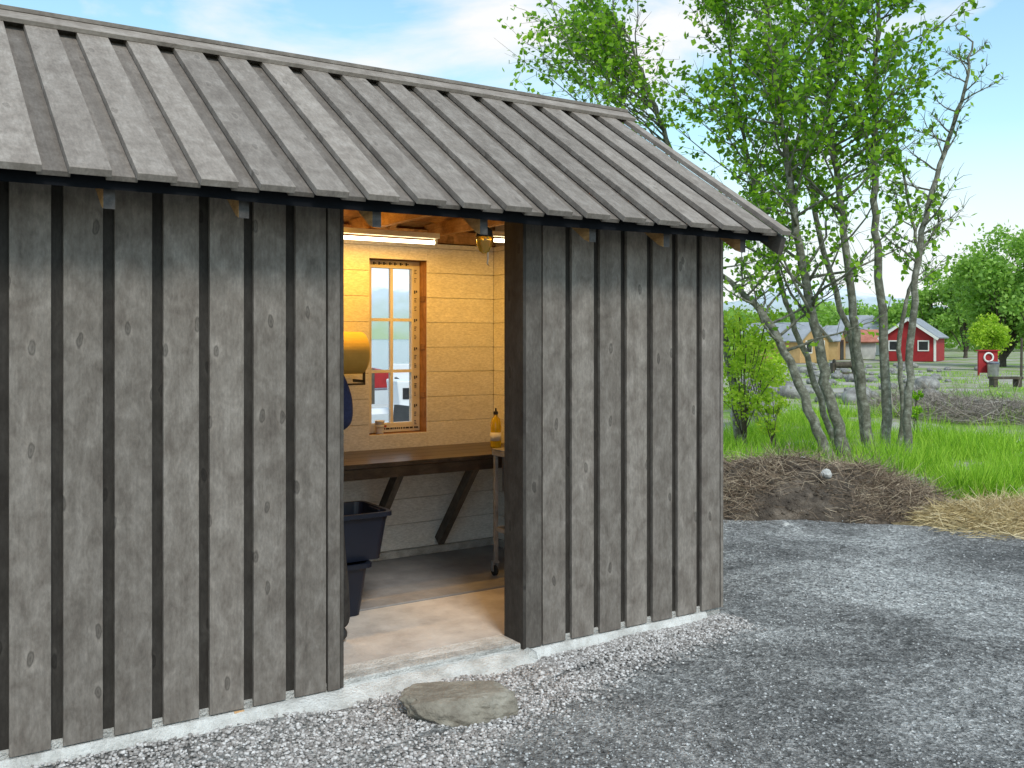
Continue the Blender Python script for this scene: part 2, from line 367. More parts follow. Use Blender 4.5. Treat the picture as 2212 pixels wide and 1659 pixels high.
def mz(X, Y):
    r = (Y-2300)/900; env = np.abs(np.sin(np.clip(r, 0, 1)*math.pi))**.8
    left = 40+190*np.exp(-((X/2700+.19)/.10)**2)+110*np.exp(-((X/2700+.02)/.12)**2)+120*np.exp(-((X/2700-.33)/.13)**2)+200*np.exp(-((X/2700+.6)/.2)**2)
    return -8+env*left*(.6+.8*fbm(X*.006, Y*.006, 5))
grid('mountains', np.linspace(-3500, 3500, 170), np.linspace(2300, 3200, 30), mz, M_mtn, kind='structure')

ico_v = []; ph = (1+5**.5)/2
for a_, b_ in ((1, ph), (-1, ph), (1, -ph), (-1, -ph)): ico_v += [(0, a_, b_), (a_, b_, 0), (b_, 0, a_)]
ico_v = np.array(ico_v, float); ico_v /= np.linalg.norm(ico_v[0])
e_ = min(np.linalg.norm(ico_v[0]-ico_v[i]) for i in range(1, 12))+.01
ico_f = []
for t in combinations(range(12), 3):
    p, q, r = ico_v[list(t)]
    if np.linalg.norm(p-q) < e_ and np.linalg.norm(q-r) < e_ and np.linalg.norm(p-r) < e_:
        ico_f.append(t if np.dot(np.cross(q-p, r-p), p) > 0 else (t[0], t[2], t[1]))
ico_f = np.array(ico_f)
def stones(C, sz):
    n = len(C); v = ico_v[None]*(1+rng.uniform(-.22, .22, (n, 12, 1)))*rng.uniform(.6, 1.25, (n, 1, 3))
    a = rng.uniform(0, 6.28, n); c, s_ = np.cos(a)[:, None], np.sin(a)[:, None]
    x = v[:, :, 0]*c-v[:, :, 1]*s_; y = v[:, :, 0]*s_+v[:, :, 1]*c
    v = np.stack([x, y, v[:, :, 2]*.7], -1)*np.reshape(sz, (n, 1, 1))+C[:, None, :]
    F_ = (ico_f[None]+(np.arange(n)*12)[:, None, None]).reshape(-1, 3)
    return v.reshape(-1, 3), F_, np.repeat(rng.random(n), 12)
n = 34000
s_ = rng.uniform(-1.6, 4.18, n); vb = np.interp(s_, [-1.6, .5, 1.78, 2.33, 3.09, 3.8, 4.18], [3.0, 3.15, 3.36, 3.62, 3.86, 4.0, 4.1])
dist = rng.random(n)**.85; v_ = 4.13-(4.13-vb+.05)*dist
v_ -= np.abs(rng.normal(0, .10, n))*(dist > .7); keep = v_ < 4.11
s_, v_ = s_[keep], v_[keep]; n = len(s_)
x, y = CS*s_-SN*v_, SN*s_+CS*v_
C = np.stack([x, y, yardz(x, y)+rng.uniform(-.003, .009, n)], -1)
v, f_, r = stones(C, rng.uniform(.005, .0115, n)); npmesh('pebble_strip', v, 3, M_peb, F_=f_, rnd=r, kind='stuff', label='pale grey pebbles laid along the foot of the shed wall', category='pebbles')
n = 46000
y = 2.9+6.0*rng.random(n)**1.3; x = rng.uniform(-.45, .62, n)*y
C = np.stack([x, y, yardz(x, y)+.001], -1); vv = -SN*x+CS*y; ss = CS*x+SN*y
k = ~((vv > 3.9) & (ss < 4.2)) & (fbm(x*1.1+3, y*1.1) + rng.normal(0, .12, n) > .42); C = C[k]; n = len(C)
v, f_, r = stones(C, rng.uniform(.0025, .0085, n)); npmesh('loose_gravel', v, 3, M_peb2, F_=f_, rnd=r, kind='stuff', label='small dark and light stones scattered over the gravel yard', category='gravel')

# =====================================================================  SHED
shed = thing('wooden_shed', 'dark brown stained timber shed with board roof and open doorway lit yellow inside', 'shed', (1.3, 5.24, 0))
V0, VB, VO = 4.10, 6.20, 6.38
S0, S1 = -1.8, 4.157; SI0, SI1 = -1.6, 3.85
D0, D1 = 1.723, 2.740
PT = .641; VE, ZE = 3.753, 2.213; VR = 5.245; ZR = ZE+(VR-VE)*PT; RE = 4.345; RS = -2.0
def rz(v): return ZE+((v-VE) if v <= VR else (2*VR-v-VE))*PT
per = 6.58e-6*F*HC/(SN*.2122)
def clad(m_, s_a, s_b, first_edge, vf, ztop):
    k = -30
    while True:
        a = first_edge+k*per; b_ = a+.145+random.uniform(-.002, .002); k += 1
        if a > s_b: break
        lo, hi = max(a, s_a), min(b_, s_b)
        if hi-lo > .012:
            m_.box((lo, vf+random.uniform(0, .002), random.uniform(-.001, .001)), (hi, vf+.025, ztop), 2, tone=random.uniform(.93, 1.07))
        lo, hi = max(b_-.015, s_a+.002), min(a+per+.015, s_b-.002)
        if hi-lo > .012: m_.box((lo, vf+.0265, -.003), (hi, vf+.046, ztop-.005), 2, tone=.20)  # under boards share the stain; recess shade is put into their tone
w = MB(); e0 = S(20, V0); clad(w, S0, D0-.035, e0, V0, 2.30)
w.box((D0-.06, V0-.004, -.002), (D0-.003, V0+.018, 2.30), 2, tone=.8)
w.build('wall', M_wall, shed, bevel=.002, label='brown board wall left of the doorway')
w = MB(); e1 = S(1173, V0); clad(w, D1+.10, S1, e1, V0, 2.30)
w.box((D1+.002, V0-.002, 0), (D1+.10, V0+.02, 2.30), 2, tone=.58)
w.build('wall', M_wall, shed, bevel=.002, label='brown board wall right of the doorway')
for sg, out, lab in ((S1, -1, 'right gable end wall of brown boards'), (S0, 1, 'left gable end wall of brown boards')):
    w = MB(); v = V0+.002
    while v < VO:
        b_ = min(v+.142, VO)
        w.prism([(v, 0), (b_, 0), (b_, rz(b_)-.06), (v, rz(v)-.06)], sg-.021*(out < 0)+.0, sg+.021*(out > 0), lambda a, b, t: (t, a, b))
        c0, c1 = b_-.012, min(v+per+.012, VO)
        if c1 > c0: w.prism([(c0, .004), (c1, .004), (c1, rz(c1)-.065), (c0, rz(c0)-.065)], sg+(-.042 if out < 0 else .0225), sg+(-.0225 if out < 0 else .042), lambda a, b, t: (t, a, b), tone=.3)  # gap shade painted into the under boards by a darker tone
        v += per
    w.lc = [(q[1], q[0], q[2]) for q in w.lc]
    w.build('wall', M_wall, shed, label=lab)
WS0, WS1 = S(798, VB), S(923, VB); WZ1, WZ0 = 2.163, .915
def minus(a0, a1, z0, z1, h):
    hs0, hs1, hz0, hz1 = h; out = []
    if a1 <= hs0 or a0 >= hs1 or z1 <= hz0 or z0 >= hz1: return [(a0, a1, z0, z1)]
    if a0 < hs0: out.append((a0, hs0, z0, z1))
    if a1 > hs1: out.append((hs1, a1, z0, z1))
    m0, m1 = max(a0, hs0), min(a1, hs1)
    if z0 < hz0: out.append((m0, m1, z0, hz0))
    if z1 > hz1: out.append((m0, m1, hz1, z1))
    return out
hole = (WS0, WS1, WZ0, WZ1)
w = MB(); z = .085; row = .181
while z < 2.29:
    z1 = min(z+row-.003, 2.29)
    r_ = random.random()
    for a in minus(SI0, SI1, z, z1, hole): w.box((a[0], VB, a[2]), (a[1], VB+.014, a[3]), 0, rnd=r_)
    z += row
w.box((SI0, VB+.016, .05), (WS0-.03, VB+.02, 2.29), 0, tone=.6); w.box((WS1+.03, VB+.016, .05), (SI1, VB+.02, 2.29), 0, tone=.6)
w.box((WS0-.03, VB+.016, .05), (WS1+.03, VB+.02, WZ0-.03), 0, tone=.6); w.box((WS0-.03, VB+.016, WZ1+.03), (WS1+.03, VB+.02, 2.29), 0, tone=.6)
w.build('inner_panelling', M_panel, shed, bevel=.002, label='white painted horizontal panelling of the back wall')
w = MB(); z = .085
while z < 2.29:
    z1 = min(z+row-.003, 2.29); r_ = random.random()
    w.box((SI1, V0+.19, z), (SI1+.014, VB-.001, z1), 1, rnd=r_); w.box((SI0-.014, V0+.19, z), (SI0, VB-.001, z1), 1, rnd=r_)
    w.box((SI0, V0+.155, z), (D0-.03, V0+.17, z1), 0, rnd=r_); w.box((D1+.03, V0+.155, z), (SI1, V0+.17, z1), 0, rnd=r_)
    z += row
for sg in (SI1+.016, SI0-.02): w.box((sg, V0+.19, .05), (sg+.004, VB, 2.5), 1, tone=.6)
w.build('inner_panelling', M_panel, shed, bevel=.002, label='white painted panelling of the side walls')
w = MB(); a = S0
while a < S1:
    for q in minus(a, min(a+.187, S1), 0, 2.33, hole): w.box((q[0], VO-.02, q[2]), (q[1]-.001, VO, q[3]), 2)
    a += .187
w.build('wall', M_wall, shed, label='rear wall of brown boards')
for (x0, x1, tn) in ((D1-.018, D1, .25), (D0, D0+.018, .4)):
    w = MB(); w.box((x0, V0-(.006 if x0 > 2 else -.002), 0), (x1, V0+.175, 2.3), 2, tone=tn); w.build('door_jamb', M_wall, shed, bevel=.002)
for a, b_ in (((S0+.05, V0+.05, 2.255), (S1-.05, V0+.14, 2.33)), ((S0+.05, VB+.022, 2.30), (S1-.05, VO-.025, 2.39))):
    w = MB(); w.box(a, b_, 0); w.build('top_plate', M_pine, shed)
w = MB(); 
w.box((S0+.01, V0+.018, -.3), (S1-.01, V0+.19, .026)); w.box((S0+.01, VB+.0, -.3), (S1-.01, VO-.03, .048)); w.box((SI1+.002, V0+.19, -.3), (S1-.045, VB, .08)); w.box((S0+.045, V0+.19, -.3), (SI0-.002, VB, .08))
w.box((SI0, VB-.03, .03), (SI1, VB-.002, .083), 0)
w.build('foundation', M_found, shed, bevel=.008)
w = MB(); w.box((SI0, V0+.19, -.3), (SI1, 5.115, .024)); w.build('floor', M_floor, shed, bevel=.004, label='pale concrete floor inside the doorway')
w = MB(); w.box((SI0, 5.125, -.3), (SI1, VB-.001, .030)); w.build('floor', M_floor2, shed, bevel=.006, label='grey concrete floor by the back wall')
w = MB(); w.box((SI0, 5.113, -.2), (SI1, 5.127, .012)); w.build('floor_joint', M_conc, shed)
# rough pale concrete: slab top in the doorway, its spill in front and the lumpy edge along both wall feet
nu, nv = 330, 26; sA, sB = S0+.05, S1-.15
U_, T2 = np.meshgrid(np.linspace(sA, sB, nu), np.linspace(0, 1, nv))
door = sstep(D0-.55, D0-.1, U_)*(1-sstep(D1-.1, D1+.25, U_))
out = door*.17*(.45+1.15*fbm(U_*6, 0*U_+2.2))+(1-door)*.06*(.2+1.6*fbm(U_*5, 0*U_+7.7))
ind = ((U_ > D0+.025) & (U_ < D1-.025))
inn = .010+.18*ind
Vv = V0+.004+inn*(1-T2*2).clip(0, 1)-out*(T2*2-1).clip(0, 1)
zz = .0285-.030*sstep(.2, .55, T2)-.10*(T2*2-1).clip(0, 1)**1.5+.022*(fbm(U_*12, Vv*12)-.47)*sstep(.25, .6, T2)
zz = np.where(ind, zz, np.minimum(zz, -.006))
V = np.stack([U_, Vv, zz], -1).reshape(-1, 3); I, J = np.meshgrid(np.arange(nu-1), np.arange(nv-1)); a = J*nu+I
w = MB(); w.add([tuple(p) for p in V.tolist()], np.stack([a, a+nu, a+nu+1, a+1], -1).reshape(-1, 4).tolist()); w.build('threshold_concrete', M_conc, shed, smooth=True)
# roof
nrm = Vector((0, -math.sin(math.atan(PT)), math.cos(math.atan(PT)))); up = Vector((0, math.cos(math.atan(PT)), math.sin(math.atan(PT))))
w = MB(); slen = (VR-VE)/math.cos(math.atan(PT))
for side in (0, 1):
    U = up.copy(); Nn = nrm.copy(); ve = VE
    if side: U.y *= -1; Nn.y *= -1; ve = 2*VR-VE
    for k in range(-11, 19):
        hi = .449+.2338*k; lo = hi-.145
        if hi > RE: hi = RE
        if lo < RS or hi-lo < .05: continue
        j = random.uniform(-.005, .005); l = slen-j
        c = Vector(((lo+hi)/2, ve, ZE))+U*(j+l/2)-Nn*.012
        w.obox(c, U, (1, 0, 0), Nn, l, hi-lo, .029, tone=random.uniform(.95, 1.08))
        lo2, hi2 = hi-.012, min(hi+.2338-.145+.012, RE)
        if hi2 - lo2 > .02:
            c = Vector(((lo2+hi2)/2, ve, ZE))+U*(.026+slen/2)-Nn*.0435
            w.obox(c, U, (1, 0, 0), Nn, slen-.02, hi2-lo2, .022, tone=.70)  # lower boards darkened in colour to stand for shadow beside the covers
roof = w.build('roof', M_roof, shed, bevel=.002)
w = MB()
for side in (0, 1):
    U = up.copy(); Nn = nrm.copy()
    if side: U.y *= -1; Nn.y *= -1
    c = Vector(((RS+RE)/2, VR, ZR))-U*.058+Nn*.0155
    w.obox(c, U, (1, 0, 0), Nn, .118, RE-RS+.03, .024)
    w.lc[-8:] = [(q[1], q[0], q[2]) for q in w.lc[-8:]]
w.box((RS-.01, VR-.03, ZR+.018), (RE+.012, VR+.03, ZR+.040), 0, tone=.8)
w.build('ridge_cap', M_roof, roof, bevel=.002)
for s_ in [-1.6, -1.0, -.45, .12, .693, 1.207, 1.798, 2.35, 2.997, 3.498, 4.077]:
    w = MB()
    pf = [(3.87, rz(3.87)-.062), (3.87, rz(3.87)-.052-.148), (3.91, rz(3.91)-.052-.16), (VR, ZR-.06-.13), (2*VR-3.86, rz(3.86)-.052-.13), (2*VR-3.86, rz(3.86)-.062), (VR, ZR-.068)]
    w.prism(pf, s_-.021, s_+.021, lambda a, b, t: (t, a, b), mi=[0, 0, 1, 0, 0, 0, 1, 0, 0])
    w.build('rafter', [M_pine, M_tail], roof)
for s_ in (RE-.024, RS+.024):
    w = MB(); pf = [(VE+.03, rz(VE+.03)-.058), (VE+.06, rz(VE)-.045-.085), (VR, ZR-.05-.13), (2*VR-VE-.05, rz(VE)-.13), (2*VR-VE-.03, rz(VE+.03)-.058), (VR, ZR-.064)]
    w.prism(pf, s_-.02, s_+.02, lambda a, b, t: (t, a, b), tone=.4)
    w.build('verge_board', M_wall, roof)
for v in (4.0, 4.3, 4.6, 4.9, 5.17):
    w = MB(); w.prism([(v, rz(v)-.058), (v+.045, rz(v+.045)-.058), (v+.045, rz(v+.045)-.078), (v, rz(v)-.078)], RS+.05, RE-.05, lambda a, b, t: (t, a, b), tone=.5)
    w.lc = [(q[2], q[0], q[1]) for q in w.lc]; w.build('batten', M_wall, roof)
w = MB()
for side in (0, 1):
    U = up.copy(); Nn = nrm.copy(); ve = VE
    if side: U.y *= -1; Nn.y *= -1; ve = 2*VR-VE
    for k in range(14):
        q0 = .45+k*.1
        if q0+.098 > slen: break
        w.obox(Vector(((SI0+RE)/2-.1, ve, ZE))+U*(q0+.049)-Nn*.068, (1, 0, 0), U, Nn, RE-SI0-.6, .097, .008)
w.build('roof_lining', M_pine, roof)
w = MB(); n = 80; bt = lambda a: ZE-.056-.010*float(vnoise(a*3, 1))
for i in range(n):
    a, b_ = RS+.1+(RE-RS-.2)*i/n, RS+.1+(RE-RS-.2)*(i+1)/n
    w.add([(a, VE+.08, ZE-.01), (b_, VE+.08, ZE-.01), (b_, VE+.08, bt(b_)), (a, VE+.08, bt(a))], [(0, 1, 2, 3)])
w.add([(RS+.1, VE+.08, ZE-.02), (RE-.1, VE+.08, ZE-.02), (RE-.1, V0+.02, rz(V0)-.08), (RS+.1, V0+.02, rz(V0)-.08)], [(0, 1, 2, 3)])
w.build('underlay_membrane', M_memb, roof)  # underlay sheet; its near-black also paints the shade below the eave
for s_ in (-.9, .3, 1.5, 2.1, 2.7, 3.3):
    w = MB(); w.box((s_, V0+.05, 2.335), (s_+.045, VO-.06, 2.43), 1); w.build('tie_beam', M_pine, shed, bevel=.003)
w = MB(); w.obox((2.5, 5.2, 2.60), (1, .8, .1), (-.8, 1, 0), (0, 0, 1), 2.0, .045, .09)
w.build('brace_beam', M_pine, shed)
# window
FV = VB+.115
win = MB(); GS0, GS1, GZ0, GZ1 = S(803, FV), S(890, FV), .985, 2.105
win.box((WS0+.002, FV, WZ0+.002), (GS0, FV+.05, WZ1-.002), 2); win.box((GS1, FV, WZ0+.002), (WS1-.002, FV+.05, WZ1-.002), 2)
win.box((GS0, FV, WZ0+.002), (GS1, FV+.05, GZ0), 0); win.box((GS0, FV, GZ1), (GS1, FV+.05, WZ1-.002), 0)
window = win.build('window', M_tape, shed, bevel=.003, label='narrow six pane window with printed protective tape on its frame')
w = MB()
w.box((WS1+.001, VB+.0145, WZ0), (WS1+.02, VO-.022, WZ1), 2); w.box((WS0-.02, VB+.0145, WZ0), (WS0-.001, VO-.022, WZ1), 2)
w.box((WS0-.02, VB+.0145, WZ1+.001), (WS1+.02, VO-.022, WZ1+.02), 0); w.box((WS0-.02, VB+.0145, WZ0-.02), (WS1+.02, VO-.022, WZ0-.001), 0)
for q in (.25, .6, .95): w.box((WS1-.008, VB+.03, WZ0+q), (WS1, VB+.1, WZ0+q+.04), 1)
w.build('window_reveal', M_reveal, window, bevel=.001)
w = MB(); gm = (GS0+GS1)/2
w.box((gm-.011, FV+.006, GZ0), (gm+.011, FV+.036, GZ1), 2)
for q in (1, 2):
    zz = GZ0+(GZ1-GZ0)*q/3
    w.box((GS0, FV+.007, zz-.011), (gm-.011, FV+.035, zz+.011), 0); w.box((gm+.011, FV+.007, zz-.011), (GS1, FV+.035, zz+.011), 0)
w.build('muntin', M_white, window)
w = MB(); w.add([(GS0, FV+.02, GZ0), (GS1, FV+.02, GZ0), (GS1, FV+.02, GZ1), (GS0, FV+.02, GZ1)], [(0, 1, 2, 3)]); w.build('pane', M_glass, window)
w = MB(); y = FV-.0025
def mark(x0, z0, sx, sz): w.box((x0, y, z0), (x0+sx, FV-.0003, z0+sz))
z = WZ0+.05; i = 0
cxr = (GS1+WS1)/2-.004
while z < WZ1-.06:
    i += 1
    if i % 3: 
        for q in range(3): mark(cxr-.010, z+q*.012, random.uniform(.008, .018), .005)
        z += .062
    else:
        w.box((cxr-.012, y, z), (cxr-.003, FV-.0003, z+.024)); w.box((cxr+.003, y, z+.008), (cxr+.012, FV-.0003, z+.024)); z += .085
x = GS0+.01
while x < GS1-.02:
    mark(x, WZ1-.035, .012, .02); mark(x+.016, WZ1-.029, .008, .008); x += random.uniform(.035, .05)
x = GS0+.06
while x < WS1-.03: mark(x, WZ0+.022, random.uniform(.008, .016), .012); x += random.uniform(.014, .02)
w.build('tape_print', M_ink, window)
w = MB(); w.box((GS0+.085, FV-.004, WZ0+.04), (GS0+.115, FV-.0028, WZ0+.054)); w.build('tape_print', M_red, window)

# =====================================================================  INSIDE THE SHED
bz = .812
wb = thing('workbench', 'dark brown wooden bench fixed along the back wall under the window', 'workbench', (2.7, 5.9, .03))
BF = 5.52
w = MB()
for k in range(4):
    a = BF+k*.17; w.box((SI0+.01, a+.001, bz-.028), (SI1-.005, min(a+.169, VB-.004), bz), 0)
w.build('bench_top', M_dark, wb, bevel=.003)
w = MB(); w.box((SI0+.01, BF+.012, bz-.10), (SI1-.02, BF+.05, bz-.03), 0); w.build('apron', M_dark, wb, bevel=.003)
for px in (1032, 868, 660):
    s_ = S(px, BF+.1); w = MB(); a = Vector((s_, BF+.12, bz-.06)); c = Vector((s_, VB-.035, .12)); d = c-a
    w.obox((a+c)/2, d, (1, 0, 0), d.cross(Vector((1, 0, 0))), d.length, .048, .075)
    w.build('brace', M_brace, wb, bevel=.002)
sk = thing('sink_trolley', 'stainless steel sink on wheeled legs at the right end of the bench', 'sink', (3.55, 5.15, .03))
a0, a1, c0, c1, zt = S(1062, 5.38), 3.82, 4.86, 5.38, .872
w = MB(); 
w.box((a0, c0, zt-.012), (a1, c0+.06, zt)); w.box((a0, c1-.06, zt-.012), (a1, c1, zt)); w.box((a0, c0+.06, zt-.012), (a0+.05, c1-.06, zt)); w.box((a1-.05, c0+.06, zt-.012), (a1, c1-.06, zt))
for p, q in (((a0, c0), (a1, c0+.012)), ((a0, c1-.012), (a1, c1)), ((a0, c0+.012), (a0+.012, c1-.012)), ((a1-.012, c0+.012), (a1, c1-.012))): w.box((p[0], p[1], zt-.045), (q[0], q[1], zt-.013))
w.build('rim', M_rust, sk, bevel=.003)
w = MB(); 
w.box((a0+.05, c0+.06, zt-.28), (a1-.05, c1-.06, zt-.27)); w.box((a0+.046, c0+.06, zt-.28), (a0+.05, c1-.06, zt-.013)); w.box((a1-.05, c0+.06, zt-.28), (a1-.046, c1-.06, zt-.013))
w.box((a0+.046, c0+.056, zt-.28), (a1-.046, c0+.06, zt-.013)); w.box((a0+.046, c1-.06, zt-.28), (a1-.046, c1-.056, zt-.013))
w.build('basin', M_steel, sk)
for p in (a0+.02, a1-.02):
    for q in (c0+.02, c1-.02):
        w = MB(); w.box((p-.012, q-.012, .13), (p+.012, q+.012, zt-.046), 2); leg = w.build('leg', M_rust, sk, bevel=.002)
        w = MB(); w.box((p-.02, q-.012, .118), (p+.02, q+.03, .13)); w.box((p-.018, q+.002, .06), (p-.014, q+.028, .118)); w.box((p+.014, q+.002, .06), (p+.018, q+.028, .118)); w.build('caster_fork', M_rust, leg)
        w = MB(); w.lathe([(.02, -.011), (.034, -.009), (.034, .009), (.02, .011)], (p, q+.015, .065), 'x', 18); w.build('wheel', M_rubber, leg)
for a, b_ in (((a0+.012, c0+.03, .33), (a0+.028, c1-.03, .355)), ((a1-.028, c0+.03, .33), (a1-.012, c1-.03, .355)), ((a0+.03, c1-.028, .33), (a1-.03, c1-.012, .355))):
    w = MB(); w.box(a, b_); w.build('cross_bar', M_rust, sk)
px, pv = S(1071, 5.85), 5.85
t = thing('soap_bottle', 'clear bottle of yellow washing-up liquid standing on the bench by the right wall', 'bottle', (px, pv, bz))
w = MB(); w.lathe([(.036, 0), (.040, .01), (.038, .12), (.040, .16), (.030, .205), (.014, .225), (.013, .24)], (px, pv, bz+.001), n=24); w.build('bottle_body', M_soap, t, smooth=True)
w = MB(); w.lathe([(.017, 0), (.017, .02), (.007, .024), (.006, .045)], (px, pv, bz+.238), n=16); w.build('cap', M_black, t)
w = MB(); w.lathe([(.0405, 0), (.0405, .06)], (px, pv, bz+.05), n=24); w.build('paper_label', M_white, t, smooth=True)
cs, cv = S(820, VB+.06), VB+.058
t = thing('cup', 'small cream coloured paper cup on the window sill', 'cup', (cs, cv, WZ0))
w = MB(); w.lathe([(.026, 0), (.028, .005), (.034, .085), (.036, .088), (.036, .094), (.031, .092), (.026, .01)], (cs, cv, WZ0+.001), n=22); w.build('cup_body', M_white, t, smooth=True)
w = MB(); w.lathe([(.0312, 0), (.0326, .03), (.0318, .03), (.0305, 0)], (cs, cv, WZ0+.04), n=22); w.build('sleeve', M_tape, t, smooth=True)
rs1, rv, rzz = S(783, 6.0), 6.0, 1.50
t = thing('paper_roll_holder', 'black wall holder with a big yellow paper roll left of the window', 'paper roll holder', (rs1-.2, VB-.01, rzz))
w = MB(); pr = [(.03, -.36), (.135, -.36), (.142, -.352), (.142, -.012), (.135, -.004), (.03, -.004)]
w.lathe(pr, (rs1, rv, rzz), 'x', 40); w.build('paper_roll', M_roll, t, bevel=.003)
w = MB(); w.box((rs1-.42, VB-.022, rzz-.02), (rs1+.03, VB-.004, rzz+.02))
for q in (rs1-.385, rs1+.006):
    w.box((q, rv-.02, rzz-.016), (q+.010, VB-.022, rzz+.016)); w.lathe([(.03, 0), (.03, .010)], (q, rv, rzz), 'x', 16)
    w.box((q, rv-.012, rzz-.20), (q+.010, rv+.012, rzz-.03)); w.box((q, rv-.012, rzz-.205), (q+.010, VB-.022, rzz-.185))
w.box((rs1-.385, rv-.012, rzz-.218), (rs1+.016, rv+.006, rzz-.206)); w.build('bracket', M_black, t)
def tub(label, s1, s0, v0, v1, z0, h):
    t = thing('plastic_tub', label, 'tub', ((s0+s1)/2, (v0+v1)/2, z0))
    w = MB(); tp = .045; nseg = 5
    def ring(a, z, e=0):
        x0, x1, y0, y1 = s0+a-e, s1-a+e, v0+a-e, v1-a+e; r = .045; out = []
        for cx_, cy_, q0 in ((x1-r, y1-r, 0), (x0+r, y1-r, 90), (x0+r, y0+r, 180), (x1-r, y0+r, 270)):
            for k in range(nseg+1):
                q = math.radians(q0+90*k/nseg); out.append((cx_+r*math.cos(q), cy_+r*math.sin(q), z))
        return out
    rings = [ring(tp, z0), ring(.014, z0+h-.03), ring(.006, z0+h-.028), ring(.0, z0+h-.025, .008), ring(.0, z0+h, .008), ring(.014, z0+h), ring(tp+.008, z0+.008)]
    m_ = len(rings[0]); vs = [p for r in rings for p in r]; fs = []
    for i in range(len(rings)-1):
        for j in range(m_): fs.append((i*m_+j, i*m_+(j+1) % m_, (i+1)*m_+(j+1) % m_, (i+1)*m_+j))
    fs.append(tuple(range(m_))[::-1]); fs.append(tuple(range((len(rings)-1)*m_, len(rings)*m_)))
    w.add(vs, fs); w.build('tub_shell', M_navy, t)
    for xx in (s0+.003, s1-.003): w = MB(); w.box((xx-.022, (v0+v1)/2-.07, z0+h-.03), (xx+.022, (v0+v1)/2+.07, z0+h-.01)); w.build('handle', M_navy, t, bevel=.003)
tub('lower dark navy plastic tub standing on the floor inside the doorway', S(803, 5.0), S(803, 5.0)-.62, 4.99, 5.38, .026, .30)
tub('upper dark navy plastic tub stacked crookedly on the lower one', S(848, 5.0), S(848, 5.0)-.66, 5.0, 5.42, .330, .275)
t = thing('strip_light', 'lit tube lamp fixed under the beams above the window', 'lamp', (2.5, 5.95, 2.3))
tv = 5.92; ts0, ts1, tz = 1.55, S(938, tv), HZ(930, 524, tv)
w = MB(); w.box((ts0-.03, tv-.03, tz+.028), (ts1+.03, tv+.03, tz+.065)); w.box((ts1, tv-.012, tz-.016), (ts1+.022, tv+.012, tz+.03)); w.box((ts0-.022, tv-.012, tz-.016), (ts0, tv+.012, tz+.03)); w.build('lamp_housing', M_white, t, bevel=.003)
w = MB(); w.lathe([(.013, ts0), (.013, ts1)], (0, tv, tz), 'x', 16); w.build('lamp_tube', M_tube, t, smooth=True)
t = thing('strip_light', 'second lit tube lamp at the right edge of the doorway', 'lamp', (3.5, 5.6, 2.3))
ua = S(1068, 5.6); tz2 = HZ(1070, 519, 5.6)
w = MB(); w.box((ua-.03, 5.57, tz2+.028), (3.80, 5.63, tz2+.06)); w.build('lamp_housing', M_white, t)
w = MB(); w.lathe([(.013, ua), (.013, 3.78)], (0, 5.6, tz2), 'x', 16); w.build('lamp_tube', M_tube, t, smooth=True)
ls, lv = S(1046, 4.16), 4.16
t = thing('hanging_lamp', 'small black capped amber glass lamp hanging at the top right of the doorway', 'lamp', (ls, lv, 2.1))
zt = HZ(1046, 490, lv)
w = MB(); w.box((ls-.012, lv-.012, zt), (ls+.012, lv+.012, zt+.06)); w.lathe([(.045, 0), (.042, .03), (.02, .05)], (ls, lv, zt-.05), n=20); w.build('lamp_cap', M_black, t)
w = MB(); w.lathe([(.006, -.085), (.026, -.075), (.038, -.045), (.042, -.01), (.040, 0)], (ls, lv, zt-.051), n=20); w.build('lamp_glass', M_amber, t, smooth=True)
w = MB(); w.tube([(ls+.02, lv, zt-.10), (ls+.022, lv, zt-.16), (ls+.018, lv, zt-.185), (ls+.026, lv, zt-.195)], .003, 6); w.build('pull_cord', M_steel, t)
def area(loc, sx, sy, e, col):
    l = bpy.data.lights.new('tube_light', 'AREA'); l.shape = 'RECTANGLE'; l.size = sx; l.size_y = sy; l.energy = e; l.color = col
    o = bpy.data.objects.new('tube_light', l); COL.objects.link(o); o.location = W(*loc); o.rotation_euler = (0, 0, TH); return o
area(((ts0+ts1)/2, tv, tz-.02), ts1-ts0, .03, 14, (1, .46, .03))
area(((ua+3.78)/2, 5.6, tz2-.02), 3.78-ua, .03, 5, (1, .52, .08))
def pt(loc, e, col, r=.03):
    l = bpy.data.lights.new('lamp_point', 'POINT'); l.energy = e; l.color = col; l.shadow_soft_size = r
    o = bpy.data.objects.new('lamp_point', l); COL.objects.link(o); o.location = W(*loc)
pt((2.25, 5.82, 2.18), 6, (1, .46, .015), .1)

# person ------------------------------------------------------------
PX, PY = 1.765, 4.66
per_ = thing('person', 'person in navy jumper and dark trousers just inside the doorway, mostly hidden by left wall', 'person', (PX, PY, .026))
def skin(name, verts, edges, rads, mat, sub=2):
    me = bpy.data.meshes.new(name); me.from_pydata(verts, edges, []); ob = bpy.data.objects.new(name, me); COL.objects.link(ob); ob.parent = per_
    md = ob.modifiers.new('Skin', 'SKIN'); md.use_smooth_shade = True
    sv = me.skin_vertices[0].data
    for i, r in enumerate(rads): sv[i].radius = r if hasattr(r, '__len__') else (r, r)
    sv[0].use_root = True
    s2 = ob.modifiers.new('Sub', 'SUBSURF'); s2.levels = sub; s2.render_levels = sub
    me.materials.append(mat); return ob
def chain(Vs, Es, Rs, parent_i, pts):
    p = parent_i
    for co, r in pts:
        Vs.append(co); Rs.append(r); Es.append((p, len(Vs)-1)); p = len(Vs)-1
    return p
